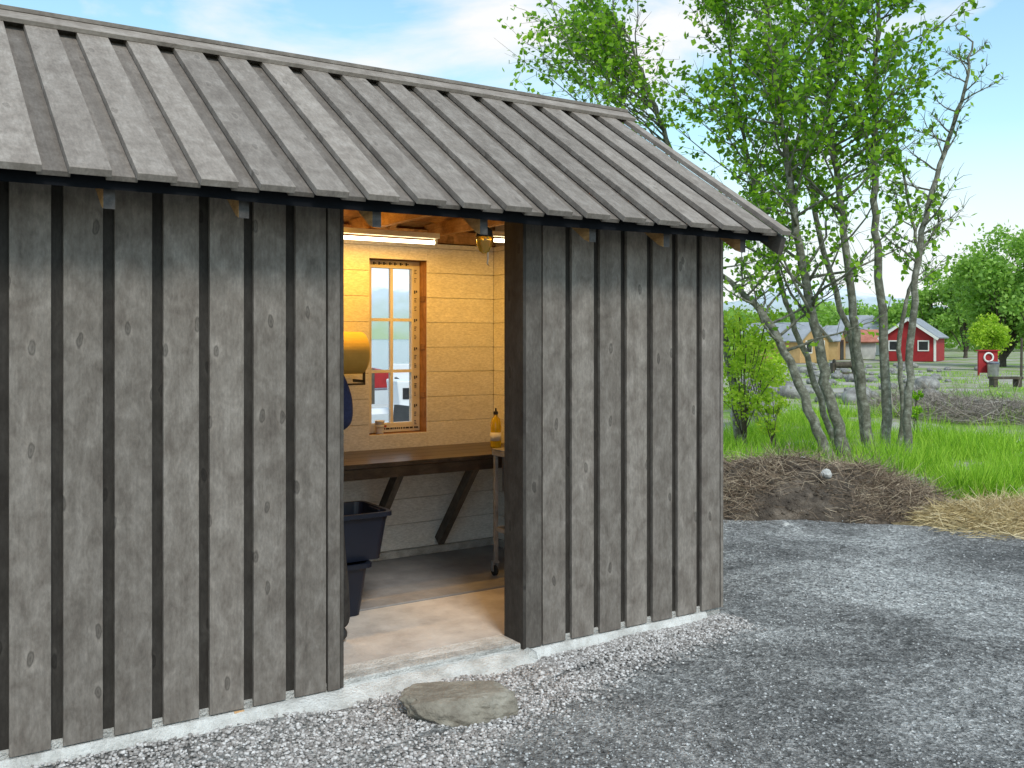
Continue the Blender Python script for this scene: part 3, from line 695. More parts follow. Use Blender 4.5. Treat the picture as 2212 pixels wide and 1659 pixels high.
try:
    Vs, Es, Rs = [(0, 0, .95)], [], [(.13, .10)]
    t3 = chain(Vs, Es, Rs, 0, [((0, .02, 1.10), (.12, .09)), ((0, .06, 1.30), (.13, .10)), ((0, .09, 1.43), (.09, .08))])
    hd = chain(Vs, Es, Rs, t3, [((0, .12, 1.50), .05), ((0, .135, 1.555), (.06, .075)), ((0, .155, 1.62), (.075, .095)), ((0, .155, 1.70), (.07, .085))])
    for sx in (-1, 1):
        wr = chain(Vs, Es, Rs, t3, [((sx*.16, .09, 1.40), .055), ((sx*.23, .10, 1.27), .045), ((sx*.25, .12, 1.14), .038), ((sx*.19, .26, 1.08), .032), ((sx*.13, .36, 1.06), .022), ((sx*.12, .40, 1.055), (.018, .032)), ((sx*.115, .44, 1.05), (.014, .036))])
        for i, (dx, ln) in enumerate(((-.028, .055), (-.010, .068), (.010, .062), (.026, .048))):
            chain(Vs, Es, Rs, wr, [((sx*.115+dx, .465, 1.045), .009), ((sx*.115+dx, .465+ln*.5, 1.03), .0085), ((sx*.115+dx, .465+ln*.75, 1.0), .007)])
        chain(Vs, Es, Rs, wr-1, [((sx*.075, .42, 1.05), .010), ((sx*.06, .45, 1.035), .0085)])
        chain(Vs, Es, Rs, 0, [((sx*.10, 0, .86), .085), ((sx*.14, .02, .50), .055), ((sx*.15, -.01, .12), .04)])
    skin('body', Vs, Es, Rs, M_skin)
    Vs, Es, Rs = [(0, 0, .93)], [], [(.165, .125)]
    t3 = chain(Vs, Es, Rs, 0, [((0, .02, 1.10), (.155, .12)), ((0, .06, 1.28), (.17, .125)), ((0, .09, 1.41), (.11, .09)), ((0, .11, 1.47), (.065, .065))])
    for sx in (-1, 1):
        chain(Vs, Es, Rs, 3, [((sx*.17, .085, 1.385), .078), ((sx*.235, .095, 1.27), .066), ((sx*.26, .11, 1.13), .056), ((sx*.20, .25, 1.075), .048), ((sx*.14, .34, 1.06), .036)])
    skin('jumper', Vs, Es, Rs, M_jumper)
    Vs, Es, Rs = [(0, 0, .95)], [], [(.15, .115)]
    for sx in (-1, 1): chain(Vs, Es, Rs, 0, [((sx*.10, 0, .84), .10), ((sx*.15, .02, .50), .075), ((sx*.175, -.005, .28), .065), ((sx*.185, -.015, .06), .058)])
    skin('trousers', Vs, Es, Rs, M_trouser)
    for sx in (-1, 1):
        Vs, Es, Rs = [(sx*.185, -.05, .045)], [], [(.038, .038)]
        chain(Vs, Es, Rs, 0, [((sx*.187, .03, .042), (.042, .038)), ((sx*.193, .12, .034), (.045, .030)), ((sx*.197, .18, .028), (.036, .022))])
        skin('shoe', Vs, Es, Rs, M_black)
    Vs, Es, Rs = [(0, .09, 1.60)], [], [(.07, .06)]
    chain(Vs, Es, Rs, 0, [((0, .10, 1.67), (.082, .075)), ((0, .15, 1.735), (.082, .08)), ((0, .20, 1.745), (.065, .05))])
    skin('hair', Vs, Es, Rs, M_hair)
    w = MB(); w.lathe([(.004, 0), (.012, -.005), (.014, -.02), (.009, -.028)], (PX, PY+.258, .026+1.64), 'z', 10); w.build('nose', M_skin, per_, smooth=True)
    for sx in (-1, 1):
        w = MB(); w.lathe([(.006, -.02), (.012, -.012), (.014, .008), (.006, .022)], (PX+sx*.082, PY+.15, .026+1.62), 'z', 10); w.build('ear', M_skin, per_, smooth=True)
        w = MB(); w.lathe([(.002, 0), (.008, .003), (.008, .006), (.002, .009)], (PX+sx*.03, PY+.238, .026+1.64), 'y', 10); w.build('eye', M_hair, per_)
    w = MB(); w.box((PX-.02, PY+.232, .026+1.578), (PX+.02, PY+.24, .026+1.584)); w.build('mouth', M_red, per_)
except Exception as ex:
    print('PERSON FAIL', ex)

def rock(name, c, sx, sy, sz, mat, seed, sub=3, rot=0, flat=.0, rough=.14, **props):
    bm = bmesh.new(); bmesh.ops.create_icosphere(bm, subdivisions=sub, radius=1)
    for v in bm.verts:
        p = v.co.copy(); n_ = float(fbm(p.x*1.3+seed*3.1+p.z, p.y*1.3+seed*7.7-p.z*.7))-.47
        n2 = float(fbm(p.x*4+seed, p.y*4+p.z*3, 3))-.45
        p *= 1+n_*.7+n2*rough
        if flat: p.z = max(min(p.z, flat+n2*.09), -.9)
        v.co = Vector((p.x*sx, p.y*sy, p.z*sz))
    me = bpy.data.meshes.new(name); bm.to_mesh(me); bm.free(); me.materials.append(mat)
    me.polygons.foreach_set('use_smooth', [sub > 2]*len(me.polygons))
    o = bpy.data.objects.new(name, me); COL.objects.link(o); o.location = c; o.rotation_euler = (0, 0, rot); return setp(o, **props)
gx, gy = G(992, 1516, -.02)
rock('step_stone', (gx, gy, -.032), .262, .15, .105, M_stone, 3, 6, TH*.35, .6, .2, label='flat brown stone lying as a step in front of the doorway', category='stone')
w = MB(); sh = S(516, V0)
w.box((sh-.022, V0-.012, -.065), (sh+.022, V0+.004, -.004), 2); w.build('wood_wedge', M_shim, None, o=(sh, V0, -.065), bevel=.002, label='small pale wood block wedged under the left wall boards', category='wood block')
rock('corner_stone', W(D1+.01, V0-.01, -.028), .05, .035, .03, M_found, 5, 3, 0, label='small grey concrete lump under the right door post', category='stone')

# =====================================================================  HARBOUR BEHIND
def boat(loc, rz_, L_, B_, label, canopy=None, motor=True, cabin=False):
    t = thing('motor_boat', label, 'boat', loc, 'w', 'boats moored behind the shed', rz_); ORG[t.name] = (0, 0, 0)
    w = MB(); ns = 10; vs = []; fs = []
    for i in range(ns):
        x = i/(ns-1); bw = B_*.5*(1-max(0, x-.45)**2*3.0); bw = max(bw, .02); sh_ = .62+.25*x*x
        for yy, zz in ((-bw, sh_), (-bw*.85, .1), (0, -.22+.2*x**3), (bw*.85, .1), (bw, sh_), (bw*.86, sh_-.02), (0, .22), (-bw*.86, sh_-.02)): vs.append(((x-.5)*L_, yy, zz))
    for i in range(ns-1):
        for j in range(8): fs.append((i*8+j, (i+1)*8+j, (i+1)*8+(j+1) % 8, i*8+(j+1) % 8))
    fs.append(tuple(range(8))); fs.append(tuple(range((ns-1)*8, ns*8))[::-1])
    w.add(vs, fs); w.build('hull', M_hull, t)
    w = MB()
    if cabin:
        w.prism([(-.1*L_, .6), (.25*L_, .7), (.12*L_, 1.45), (-.12*L_, 1.5)], -B_*.33, B_*.33, lambda a, b, q: (a, q, b)); w.build('cabin', M_hull, t, bevel=.04)
        w = MB(); w.box((-.09*L_, -B_*.34, 1.0), (.08*L_, B_*.34, 1.3)); w.build('cabin_window', M_black, t)
    else:
        w.prism([(.02*L_, .6), (.18*L_, .7), (.05*L_, 1.1), (.03*L_, 1.1)], -B_*.33, B_*.33, lambda a, b, q: (a, q, b)); w.build('windscreen', M_black, t)
    if canopy: w = MB(); w.prism([(-.4*L_, .7), (0, .75), (-.02*L_, 1.35), (-.2*L_, 1.5), (-.38*L_, 1.25)], -B_*.4, B_*.4, lambda a, b, q: (a, q, b)); w.build('canopy', canopy, t, bevel=.04)
    if motor:
        w = MB(); w.prism([(-.56*L_, .75), (-.5*L_, .75), (-.49*L_, 1.15), (-.53*L_, 1.28), (-.58*L_, 1.15)], -.16, .16, lambda a, b, q: (a, q, b)); w.box((-.55*L_, -.06, -.2), (-.52*L_, .06, .75)); w.build('outboard_motor', M_black, t, bevel=.03)
def SP(px, Z): return ((px-CX)/F*Z, Z, -1.05)
boat(SP(852, 22), math.radians(35), 4.6, 1.8, 'nearest white motor boat with black outboard seen through the lower window panes')
boat(SP(880, 27), math.radians(20), 5.5, 2.1, 'white cabin boat seen right in the lower window panes', cabin=True)
boat(SP(830, 38), math.radians(10), 4.5, 1.9, 'boat with red canopy seen left in the window', canopy=M_red)
boat(SP(872, 44), math.radians(80), 6.0, 2.2, 'most distant white boat in the harbour behind the shed', cabin=True, motor=False)
c = SP(845, 31); jt = thing('floating_jetty', 'grey floating jetty between the moored boats', 'jetty', (c[0], 31, -1), 'w'); ORG[jt.name] = (c[0], 31, -1)
w = MB(); w.box((c[0]-9, 30.2, -.75), (c[0]+2.0, 31.6, -.55)); w.build('deck', M_greycl, jt)
for q in (-7, -4, -1): w = MB(); w.tube([(c[0]+q, 31.8, -2), (c[0]+q, 31.8, .6)], .12, 10); w.build('mooring_post', M_bark2, jt)

# =====================================================================  BACKGROUND BUILDINGS
def house(label, cx_, Z, wd, dp, hw, hr, wallm, roofm, rz_, z0=-.05, door=None, wins=(), trim=True, name='boat_shed', cat='shed'):
    t = thing(name, label, cat, (cx_, Z, z0), 'w', None, rz_); ORG[t.name] = (0, 0, 0)
    w = MB(); a, b = wd/2, dp/2
    w.prism([(-a, 0), (a, 0), (a, hw), (0, hw+hr), (-a, hw)], -b, b, lambda x, z, y: (x, y, z)); w.build('wall', wallm, t)
    w = MB(); sl = math.atan2(hr, a); Lr = math.hypot(a, hr)+.3
    for sg in (-1, 1):
        d = Vector((sg*math.cos(sl), 0, -math.sin(sl))); nn = Vector((sg*math.sin(sl), 0, math.cos(sl)))
        w.obox(Vector((0, 0, hw+hr+.02))+d*Lr/2+nn*.06, d, (0, 1, 0), nn, Lr, dp+.5, .1)
    rf = w.build('roof', roofm, t)
    if trim:
        w = MB()
        for sg in (-1, 1):
            d = Vector((sg*math.cos(sl), 0, -math.sin(sl))); nn = Vector((sg*math.sin(sl), 0, math.cos(sl)))
            w.obox(Vector((0, -b-.27, hw+hr-.03))+d*Lr/2, d, nn, (0, 1, 0), Lr, .17, .04)
        w.build('bargeboard', M_white, rf)
        for x in (-a, a): w = MB(); w.box((x-.08, -b-.03, 0), (x+.08, -b-.002, hw), 2); w.build('corner_board', M_white, t)
    if door:
        w = MB(); w.box((door[0]-door[1]/2, -b-.04, 0), (door[0]+door[1]/2, -b-.002, door[2]), 2); w.build('door', door[3], t)
    for (x, z, ww, hh) in wins:
        w = MB(); w.box((x-ww/2-.08, -b-.045, z-.08), (x+ww/2+.08, -b-.003, z+hh+.08)); f_ = w.build('window', M_white, t)
        w = MB(); w.box((x-ww/2, -b-.055, z), (x+ww/2, -b-.046, z+hh)); w.build('pane', M_black, f_)
def hx(px, Z): return (px-CX)/F*Z
house('red boat shed with white trim and grey roof behind the trees', hx(1974, 70), 70, 3.5, 4.5, 1.75, 1.25, M_redcl, M_greyroof, math.radians(-32), door=(-.2, .9, 1.7, M_redcl), wins=((-1.0, .8, .5, .6), (1.0, .8, .6, .6)))
house('ochre yellow house with pale grey roof left of the tree stems', hx(1690, 66), 66, 3.4, 5, 1.5, 1.1, M_yellowcl, M_greyroof, math.radians(40), wins=((-.7, .7, .6, .7), (.8, .7, .6, .7)), trim=False, name='yellow_house', cat='house')
house('ochre building with dark grey roof between the tree stems', hx(1760, 74), 74, 3.0, 4, 1.5, 1.0, M_yellowcl, M_greyroof, math.radians(60), door=(0, 1.2, 1.5, M_black), trim=False, name='boat_house', cat='house')
house('pale grey shed with red tiled roof beside the red boat shed', hx(1838, 76), 76, 2.6, 3.6, 1.4, .8, M_greycl, M_redroof, math.radians(70), wins=((-.6, .6, .6, .6),), trim=False, name='grey_shed')
house('white house with blue grey roof far behind the red roofed shed', hx(1880, 95), 95, 6, 5, 2.2, 1.6, M_greycl, M_greyroof, math.radians(60), wins=((-1.2, .9, .8, .9), (1.2, .9, .8, .9)), name='white_house', cat='house')
Z = 42; x0 = hx(2134, Z)
t = thing('life_ring_stand', 'red board with white life ring by the yellow green bush', 'life ring stand', (x0, Z, -.05), 'w'); ORG[t.name] = (0, 0, 0)
w = MB(); w.box((-.42, 0, 0), (-.36, .08, 1.05)); w.box((.36, 0, 0), (.42, .08, 1.05)); w.box((-.42, -.03, .12), (.42, -.002, 1.08)); w.box((-.48, -.12, 1.08), (.48, .15, 1.13)); w.build('board', M_redcl, t)
w = MB(); R_, r_ = .19, .04; vs = []; fs = []
for i in range(24):
    for j in range(8):
        q, p = 2*math.pi*i/24, 2*math.pi*j/8; vs.append(((R_+r_*math.cos(p))*math.cos(q), -.07+r_*math.sin(p), .80+(R_+r_*math.cos(p))*math.sin(q)))
        fs.append((i*8+j, i*8+(j+1) % 8, ((i+1) % 24)*8+(j+1) % 8, ((i+1) % 24)*8+j))
w.add(vs, fs); w.build('life_ring', M_white, t, smooth=True)
t = thing('waste_bin', 'grey metal bin standing in front of the red life ring board', 'bin', (x0+.05, Z-.35, -.05), 'w'); ORG[t.name] = (0, 0, 0)
w = MB(); w.lathe([(.22, 0), (.25, .5), (.27, .52), (.24, .55)], (0, 0, 0), n=20); w.build('bin_body', M_steel, t)
w = MB(); w.lathe([(.27, .555), (.2, .62), (.03, .65)], (0, 0, 0), n=20); w.build('lid', M_steel, t)
w = MB(); x0 = hx(2206, 38); w.tube([(x0, 38, -.1), (x0+.02, 38, 1.6)], [.05, .045], 8); w.build('wooden_post', M_bark2, None, o=(x0, 38, -.1), frame='w', label='dark wooden post at the right edge beside the life ring board', category='post')
x0 = hx(2172, 32); t = thing('log_bench', 'low dark bench of rough logs at the right below the life ring board', 'bench', (x0, 32, -.05), 'w'); ORG[t.name] = (0, 0, 0)
w = MB(); w.box((-.5, -.2, .28), (.5, .2, .36)); w.build('seat', M_bark2, t)
for q in (-.4, .4): w = MB(); w.box((q-.06, -.18, 0), (q+.06, .18, .28)); w.build('leg', M_bark2, t)
x0 = hx(1822, 44); t = thing('boat_winch', 'dark iron boat winch standing among the stones below the red tiled roof', 'winch', (x0, 44, -.05), 'w'); ORG[t.name] = (0, 0, 0)
w = MB(); w.box((-.55, -.2, 0), (-.45, .2, .5)); w.box((.45, -.2, 0), (.55, .2, .5)); w.box((-.55, -.2, 0), (.55, -.12, .08)); w.build('frame', M_bark2, t)
w = MB(); w.lathe([(.26, -.44), (.26, -.40), (.15, -.38), (.15, .38), (.26, .40), (.26, .44)], (0, 0, .42), 'x', 20); w.build('drum', M_bark2, t)

# =====================================================================  PLANTS
def catmull(pts, n=6):
    P_ = [Vector(p) for p in pts]; P_ = [P_[0]*2-P_[1]]+P_+[P_[-1]*2-P_[-2]]; out = []
    for i in range(1, len(P_)-2):
        for k in range(n):
            t = k/n; a, b, c, d = P_[i-1:i+3]
            out.append(.5*((2*b)+(c-a)*t+(2*a-5*b+4*c-d)*t*t+(3*b-a-3*c+d)*t**3))
    return out+[P_[-2]]
def tree(label, pts, r0, nb, blen, t0, leaf, leafsz=.096, r1=.011, group=None, per_tw=9, az=None, updir=.55, mat=M_leaf, bark=M_bark, name='alder_tree', azs=.9):
    path = catmull(pts, 6); base = path[0]
    t = thing(name, label, 'tree', tuple(base), 'w', group); w = MB(); n = len(path)
    rad = [r0*.68*(1-i/(n-1))**.8+r1 for i in range(n)]; rad[0] *= 1.5; rad[1] *= 1.15
    w.tube([p+Vector((random.gauss(0, .012), random.gauss(0, .012), 0)) for p in path], rad, 9)
    anchors = []
    for b in range(nb):
        tt = t0+(1-t0)*((b+random.random())/nb); i = min(int(tt*(n-1)), n-2); p = path[i].lerp(path[i+1], tt*(n-1)-i)
        a = random.uniform(0, 2*math.pi) if az is None else random.gauss(az, azs)
        ln = blen*(1.05-.65*(tt-t0)/(1-t0))*random.uniform(.6, 1.15); d = Vector((math.cos(a), math.sin(a), random.uniform(.25, 1.0))).normalized()
        q = p.copy(); bp = [q.copy()]; ns = 6
        for k in range(ns):
            d = (d+Vector((random.gauss(0, .16), random.gauss(0, .16), random.gauss(.10*updir, .12)))).normalized(); q = q+d*ln/ns; bp.append(q.copy())
        rb = max(rad[i]*.34, .007); w.tube(bp, [rb*(1-k/ns)+.0035 for k in range(ns+1)], 5)
        for k in range(1, ns+1):
            for _ in range(3 if k > 1 else 1):
                d2 = (d*.6+Vector((random.gauss(0, .7), random.gauss(0, .7), random.gauss(.15, .5)))).normalized(); l2 = ln*random.uniform(.14, .36)
                e = bp[k]+d2*l2; mid = bp[k]+d2*l2*.5+Vector((0, 0, random.uniform(-.02, .05))); w.tube([bp[k], mid, e], [.005, .0035, .0018], 3)
                for m_ in range(per_tw): anchors.append(bp[k].lerp(e, random.uniform(.15, 1.08)))
    w.build('trunk', bark, t, smooth=True)
    if leaf and anchors:
        A = np.array([tuple(a) for a in anchors]); idx = rng.integers(0, len(A), leaf); C = A[idx]+rng.normal(0, .045, (leaf, 3))
        v, r = leaf_quads(C, leafsz); npmesh('crown', v, 4, mat, parent=t, rnd=r, loc=tuple(base))
    return t
def pp(lst, Z0, dz=0): return [P(x, y, Z0+dz*i) for i, (x, y) in enumerate(lst)]
tree('thick mossy alder stem leaning left over the shed end', pp([(1800, 1003), (1765, 930), (1705, 780), (1650, 680), (1590, 620), (1520, 560), (1450, 470)], 13.0, .12), .10, 22, 1.4, .35, 800)
tree('tall grey alder stem, second from left in the clump, curving slightly left', pp([(1828, 990), (1790, 850), (1760, 700), (1722, 500), (1690, 280), (1660, 60), (1640, -160)], 13.3), .11, 50, 2.0, .32, 4500)
tree('slim alder stem rising from the middle of the clump', pp([(1885, 1003), (1862, 850), (1840, 650), (1815, 430), (1790, 250), (1800, 50), (1812, -120)], 13.2, .03), .09, 42, 1.6, .45, 3400)
tree('straight vertical alder stem with dense leaves high up', pp([(1916, 1005), (1912, 800), (1900, 600), (1888, 400), (1890, 200), (1898, 0), (1900, -200)], 13.1), .09, 42, 1.5, .52, 3900)
tree('rightmost nearly bare alder stem leaning right with thin grey twigs', pp([(1955, 1030), (1962, 850), (1975, 650), (1992, 500), (2040, 330), (2080, 200), (2102, 90)], 12.7), .07, 22, .8, .42, 110, per_tw=3)
tree('thin alder stem forking left behind the thick leaning one', pp([(1812, 985), (1750, 800), (1690, 620), (1630, 400), (1585, 180), (1560, -60)], 14.2), .06, 42, 1.9, .42, 4000)
tree('alder behind the shed roof with branches reaching left over the ridge', pp([(1600, 960), (1560, 700), (1500, 480), (1440, 300), (1390, 170), (1350, 60)], 15.0), .085, 42, 2.8, .5, 4800, az=math.radians(178), azs=.6, updir=-.2)
tree('crooked young alder stem at the right side of the clump foot', pp([(1935, 1010), (1950, 870), (1945, 700), (1985, 560), (1960, 430), (1930, 250)], 13.6), .045, 20, .9, .5, 600)
tree('tall slender alder behind the middle stems', pp([(1870, 960), (1840, 750), (1770, 500), (1740, 250), (1760, 0), (1770, -150)], 15.2), .07, 38, 2.0, .42, 3800)

def bushy(name, label, c, R, H, hb, n, lsz, mat, trunk_r=.12, lobes=16, group=None, cat='tree', seed=0):
    t = thing(name, label, cat, c, 'w', group); w = MB(); c = Vector(c)
    r2 = random.Random(seed); ctr = c+Vector((0, 0, hb+H/2))
    w.tube([c-Vector((0, 0, .2)), c+Vector((.05, 0, hb)), ctr+Vector((0, 0, H*.2))], [trunk_r, trunk_r*.7, trunk_r*.25], 8)
    C = []; per = n//lobes
    for k in range(lobes):
        while True:
            u = Vector((r2.uniform(-1, 1), r2.uniform(-1, 1), r2.uniform(-1, 1)))
            if u.length < 1: break
        lc = ctr+Vector((u.x*R*.72, u.y*R*.72, u.z*H*.40)); lr = R*r2.uniform(.20, .42)
        w.tube([c+Vector((0, 0, hb*.8)), (c+Vector((0, 0, hb))).lerp(lc, .5)+Vector((0, 0, .1)), lc], [trunk_r*.4, trunk_r*.22, .01], 5)
        d = unit(rng.normal(size=(per, 3))); rr = lr*rng.random((per, 1))**.4*rng.uniform(.6, 1.35, (per, 1)); C.append(np.array(tuple(lc))+d*rr*np.array([1, 1, .8]))
    w.build('trunk', M_bark2, t); C = np.concatenate(C); C = C[C[:, 2] > c.z+.05]; v, r = leaf_quads(C, lsz); npmesh('crown', v, 4, mat, parent=t, rnd=r, loc=tuple(c)); return t
bushy('broadleaf_tree', 'large pale green tree at the right edge of the picture', (hx(2165, 56), 56, 0), 3.7, 8.6, .3, 16000, .25, M_leaf2, .25, 40, seed=1)
bushy('broadleaf_tree', 'round green tree partly outside the right edge, behind the life ring board', (hx(2250, 54), 54, 0), 3.0, 8.0, .2, 9000, .26, M_leaf2, .25, 28, seed=2)
bushy('broadleaf_tree', 'dark green tree rising behind the red boat shed', (hx(2012, 84), 84, 0), 3.2, 7.6, .5, 8000, .32, M_leaf2, .25, 24, seed=3)
bushy('broadleaf_tree', 'lower tree behind the red boat shed, left of the dark one', (hx(1945, 92), 92, 0), 3.6, 4.6, .4, 6000, .36, M_leaf2, .2, 22, seed=4)
bushy('broadleaf_tree', 'green tree between the red shed and the big pale tree', (hx(2085, 80), 80, 0), 3.2, 8.4, .4, 8000, .32, M_leaf2, .2, 24, seed=5)
bushy('broadleaf_tree', 'tree seen between alder stems above the red roofed shed', (hx(1850, 100), 100, 0), 4.2, 5.0, .4, 6000, .4, M_leaf2, .2, 20, seed=6)
bushy('young_bush', 'bright yellow green bush right of the red boat shed', (hx(2136, 50), 50, 0), 1.2, 2.4, .5, 5000, .15, M_leaf3, .05, 18, cat='bush', seed=7)
bushy('young_bush', 'light green shrub against the right corner of the shed', (hx(1605, 14.5), 14.5, -.1), .75, 2.3, .25, 3400, .065, M_leaf3, .018, 26, cat='bush', seed=8)
bushy('young_bush', 'small green shrub at the foot of the leaning stem', (hx(1668, 14), 14, -.1), .38, 1.1, .15, 800, .055, M_leaf3, .012, 12, cat='bush', seed=9)
bushy('young_bush', 'rose bush with few leaves between the two rightmost stems', (hx(1975, 16), 16, -.1), .3, .9, .2, 300, .06, M_leaf, .012, 6, cat='bush', seed=10)
bushy('young_bush', 'loose green bush seen between the shrub and the first alder stem', (hx(1640, 22), 22, -.1), 1.0, 1.9, .25, 2600, .09, M_leaf3, .02, 20, cat='bush', seed=12)
n = 26000; x = rng.uniform(-.05, .75, n); Zf = rng.uniform(115, 150, n); hgt = 3.0+4.5*fbm(x*22, x*3+1)
C = np.stack([x*Zf, Zf, hgt*rng.random(n)**.6], -1); v, r = leaf_quads(C, .8); npmesh('far_wood', v, 4, M_leaf2, rnd=r, kind='stuff', label='distant line of green trees along the horizon', category='wood')
def grass(n, x0, x1, y0, y1, h, wd, name, label, thr, ex=1.5):
    y = y0+(y1-y0)*rng.random(n)**ex; x = y*rng.uniform(x0, x1, n)
    k = fbm(x*.8+9, y*.8)+rng.normal(0, .03, n) > thr; x, y = x[k], y[k]
    n = len(x); B = np.stack([x, y, gz(x, y)-.01], -1); D = unit(np.stack([rng.normal(0, .45, n), rng.normal(0, .45, n), np.ones(n)], -1))
    hh = h*rng.uniform(.35, 1.5, (n, 1))*(.05+2.2*fbm(x*1.9, y*1.9)**1.4)[:, None]
    v, r = blades(B, D, wd, hh); npmesh(name, v, 4, M_grass, rnd=r, kind='stuff', label=label, category='grass')
grass(66000, .2, .60, 10.0, 20, .27, .005, 'tall_grass', 'lush bright green grass behind the dirt mound and straw', .46)
grass(17000, .2, .62, 20, 48, .12, .013, 'rough_grass', 'patchy green grass between the rocks further away', .51)
def bumpy(name, label, cat, fn, x0, x1, y0, y1, nx, ny, mat, kind='stuff'):
    X, Y = np.meshgrid(np.linspace(x0, x1, nx), np.linspace(y0, y1, ny)); Z_ = fn(X, Y)
    V = np.stack([X, Y, Z_], -1).reshape(-1, 3); I, J = np.meshgrid(np.arange(nx-1), np.arange(ny-1)); a = J*nx+I
    return npmesh(name, V, 4, mat, F_=np.stack([a, a+1, a+nx+1, a+nx], -1).reshape(-1, 4), kind=kind, label=label, category=cat)
def moundz(X, Y):
    xc = np.where(X < 2.8, 0, (X-2.8)/1.6); e = np.clip(1-np.maximum(xc, 0)**2-((Y-9.85)/1.1)**2, 0, 1)
    e = np.where(X < .8, e*np.clip((X+.2)/1.0, 0, 1), e)
    return -.13+e**.6*(.22+.40*fbm(X*2.0, Y*2.0))+e**.5*(.16*(fbm(X*7, Y*7)-.45)+.08*(fbm(X*19, Y*19)-.45))
bumpy('dirt_mound', 'long heap of dark dug earth with roots at the gravel edge', 'earth', moundz, -.3, 4.6, 8.6, 11.1, 260, 130, M_dirt)
n = 26000; x = rng.uniform(1.6, 4.5, n); y = rng.uniform(8.6, 10.8, n); z = moundz(x, y); k = (z > -.115) & (fbm(x*2.5, y*2.5)+rng.normal(0, .09, n) > .41); x, y, z = x[k], y[k], z[k]; n = len(x)
D = unit(np.stack([rng.normal(0, 1, n), rng.normal(0, .7, n), rng.uniform(-.4, .6, n)], -1)); v, r = bent(np.stack([x, y, z+.01], -1), D, .0024, rng.uniform(.05, .34, (n, 1)), .6)
npmesh('dead_roots', v, 4, M_root, rnd=r, kind='stuff', label='brown roots and dead grass strands over the dirt heap', category='roots')
n = 900; x = rng.uniform(1.6, 4.4, n); y = rng.uniform(8.75, 10.6, n); z = moundz(x, y); k = (z > -.1); x, y, z = x[k], y[k], z[k]; n = len(x)
v, f_, r = stones(np.stack([x, y, z], -1), rng.uniform(.008, .03, n)); npmesh('earth_clods', v, 3, M_dirt, F_=f_, rnd=r, kind='stuff', label='lumps of dark earth crumbled over the heap', category='earth')
for i, (px, py, sz) in enumerate(((1693, 985, .12), (1815, 1005, .06), (1785, 1088, .06), (1700, 1118, .045), (1735, 1030, .05), (2005, 1045, .06))):
    x, y = G(px, py, .2 if py < 1040 else 0); 
    z = float(moundz(np.array([x]), np.array([y]))[0]); 
    lab = ['largest pale round stone on top of the dirt heap', 'small stone at the foot of the tree stems', 'pale stone low on the front of the dirt heap', 'little stone at the gravel edge below the heap', 'small stone just under the large one on the heap', 'small stone right of the dirt heap'][i]
    rock('stone', (x, y, max(z, -.1)+sz*.4), sz, sz*.85, sz*.75, M_conc, 20+i, 4, i, label=lab, category='stone')
def strawz(X, Y): e = np.clip(1-((X-4.8)/1.15)**2-((Y-8.7)/.62)**2, 0, 1); return -.11+e**.6*.14+e**.5*.08*(fbm(X*5, Y*5)-.4)
bumpy('straw_heap', 'flat heap of dry yellow straw at the right edge of the gravel', 'straw', strawz, 3.5, 6.0, 7.9, 9.4, 100, 60, M_strawbed)
n = 17000; x = 4.8+rng.normal(0, .48, n); y = 8.64+rng.normal(0, .27, n); x = np.where(x < 3.7, 4.4+rng.normal(0, .2, n), x); z = strawz(x, y)
D = unit(np.stack([rng.normal(0, 1, n), rng.normal(0, .6, n), rng.normal(0.03, .2, n)], -1)); v, r = bent(np.stack([x, y, np.maximum(z, -.07)+rng.uniform(0, .04, n)], -1), D, .0026, rng.uniform(.08, .28, (n, 1)), .4)
npmesh('loose_straw', v, 4, M_straw, rnd=r, kind='stuff', label='loose yellow straws lying over the heap and gravel', category='straw')
for i, (px, Z, R_, H_, nn, lab) in enumerate(((2120, 20, 2.2, .36, 6000, 'wide grey heap of cut twigs behind the tall grass'), (1990, 23, 1.2, .3, 2500, 'smaller grey twig heap left of the wide one'))):
    a = rng.uniform(0, 6.28, nn); q = rng.random(nn)**.5; x = hx(px, Z)+R_*q*np.cos(a); y = Z+R_*.7*q*np.sin(a); z = H_*(1-q**2)*rng.random(nn)-.05
    D = unit(np.stack([rng.normal(0, 1, nn), rng.normal(0, .8, nn), rng.normal(.1, .35, nn)], -1)); v, r = blades(np.stack([x, y, z], -1), D, .006, rng.uniform(.2, .8, (nn, 1)))
    npmesh('brush_heap', v, 4, M_twig, rnd=r, kind='stuff', label=lab, category='twigs')
protos = [rock('boulder', (0, 0, -50), 1, .85, .7, M_rock, 40+i, 3, 0, label='grey boulder in the rock bank between the grass and the boat sheds', category='boulder', group='boulders of the rock bank') for i in range(5)]
k = 0; r3 = random.Random(5)
for i in range(120):
    Z = r3.uniform(27, 58) if i > 26 else r3.uniform(25, 36); x = r3.uniform(.235, .50)*Z
    if abs(x-hx(2134, Z)) < 1.3 and Z < 43: continue
    sz = r3.uniform(.10, .30)*(1.0 if i > 12 else 1.6)
    o = protos[k] if k < 5 else protos[k % 5].copy()
    if k >= 5: COL.objects.link(o)
    o.location = (x, Z, float(gz(x, Z))+sz*.35); o.scale = (sz, sz, sz); o.rotation_euler = (0, 0, r3.uniform(0, 6.28)); k += 1
rock('boulder', (hx(1625, 18), 18, .1), .5, .4, .4, M_rock, 71, 4, 1, label='big dark boulder by the shed corner behind the light green shrub', category='boulder')
rock('boulder', (hx(1655, 19), 19.5, .05), .4, .4, .4, M_rock, 72, 4, 2, label='boulder just right of the big dark one near the shed corner', category='boulder')

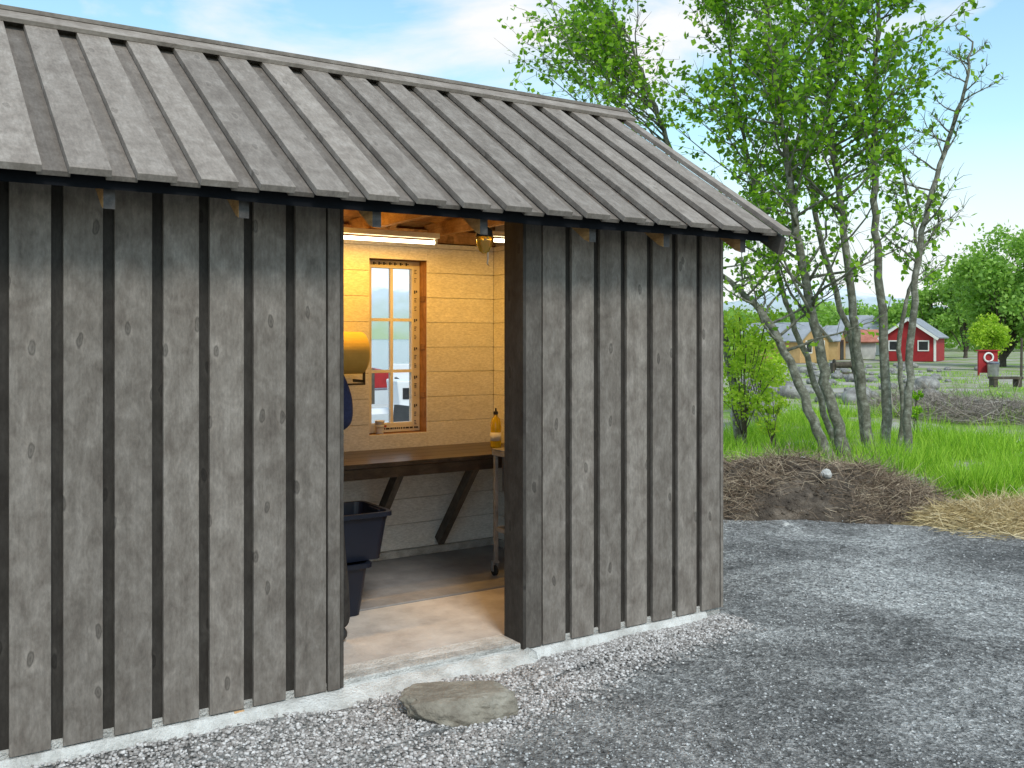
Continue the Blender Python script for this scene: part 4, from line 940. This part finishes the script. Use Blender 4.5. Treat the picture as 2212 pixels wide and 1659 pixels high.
# =====================================================================  WORLD, SUN, CAMERA
sc = bpy.context.scene
wd = bpy.data.worlds.new('World'); sc.world = wd; wd.use_nodes = True; nt = wd.node_tree; bg = nt.nodes['Background']
EL, AZ = math.radians(46), math.radians(160)
sky = nt.nodes.new('ShaderNodeTexSky'); sky.sky_type = 'NISHITA'; sky.sun_disc = False; sky.sun_elevation = EL; sky.sun_rotation = AZ; sky.ozone_density = 1.5; sky.dust_density = .6
tc = N(nt, 'ShaderNodeTexCoord')
n1 = N(nt, 'ShaderNodeTexNoise', i_Scale=2.6, i_Detail=9.0, i_Roughness=.56, i_Distortion=.3); L(nt, vscale(nt, tc.outputs['Generated'], (1, 1, 2.2)), n1.inputs['Vector'])
cm = ramp(nt, n1.outputs['Fac'], [(.46, 0), (.62, 1)])
sp = N(nt, 'ShaderNodeSeparateXYZ'); L(nt, tc.outputs['Generated'], sp.inputs[0])
hz = ramp(nt, sp.outputs['Z'], [(.0, .97), (.10, .85), (.2, .22), (.4, .05)])
mx = N(nt, 'ShaderNodeMath', operation='MAXIMUM'); L(nt, cm.outputs[0], mx.inputs[0]); L(nt, hz.outputs[0], mx.inputs[1])
skc = mixc(nt, 1.0, sky.outputs[0], (1.35, 1.8, 1.6), 'MULTIPLY')
col = mixc(nt, mx.outputs[0], skc, (7.1, 7.15, 7.2))
L(nt, col, bg.inputs['Color']); bg.inputs['Strength'].default_value = .140
sl = bpy.data.lights.new('sun', 'SUN'); sl.energy = 2.1; sl.angle = math.radians(14); sl.color = (1, .94, .85)
so = bpy.data.objects.new('sun', sl); COL.objects.link(so)
d = Vector((math.sin(AZ)*math.cos(EL), math.cos(AZ)*math.cos(EL), math.sin(EL))); so.rotation_euler = d.to_track_quat('Z', 'Y').to_euler(); so.location = d*20
cam = bpy.data.cameras.new('camera'); co = bpy.data.objects.new('camera', cam); COL.objects.link(co); sc.camera = co
co.location = (0, 0, HC); co.rotation_euler = (math.radians(90), 0, 0)
cam.sensor_width = 36; cam.lens = F/2212*36; cam.shift_y = -(829.5-HY)/2212; cam.clip_end = 12000; cam.clip_start = .05
sc.view_settings.view_transform = 'Standard'; sc.view_settings.look = 'None'; sc.view_settings.exposure = 0
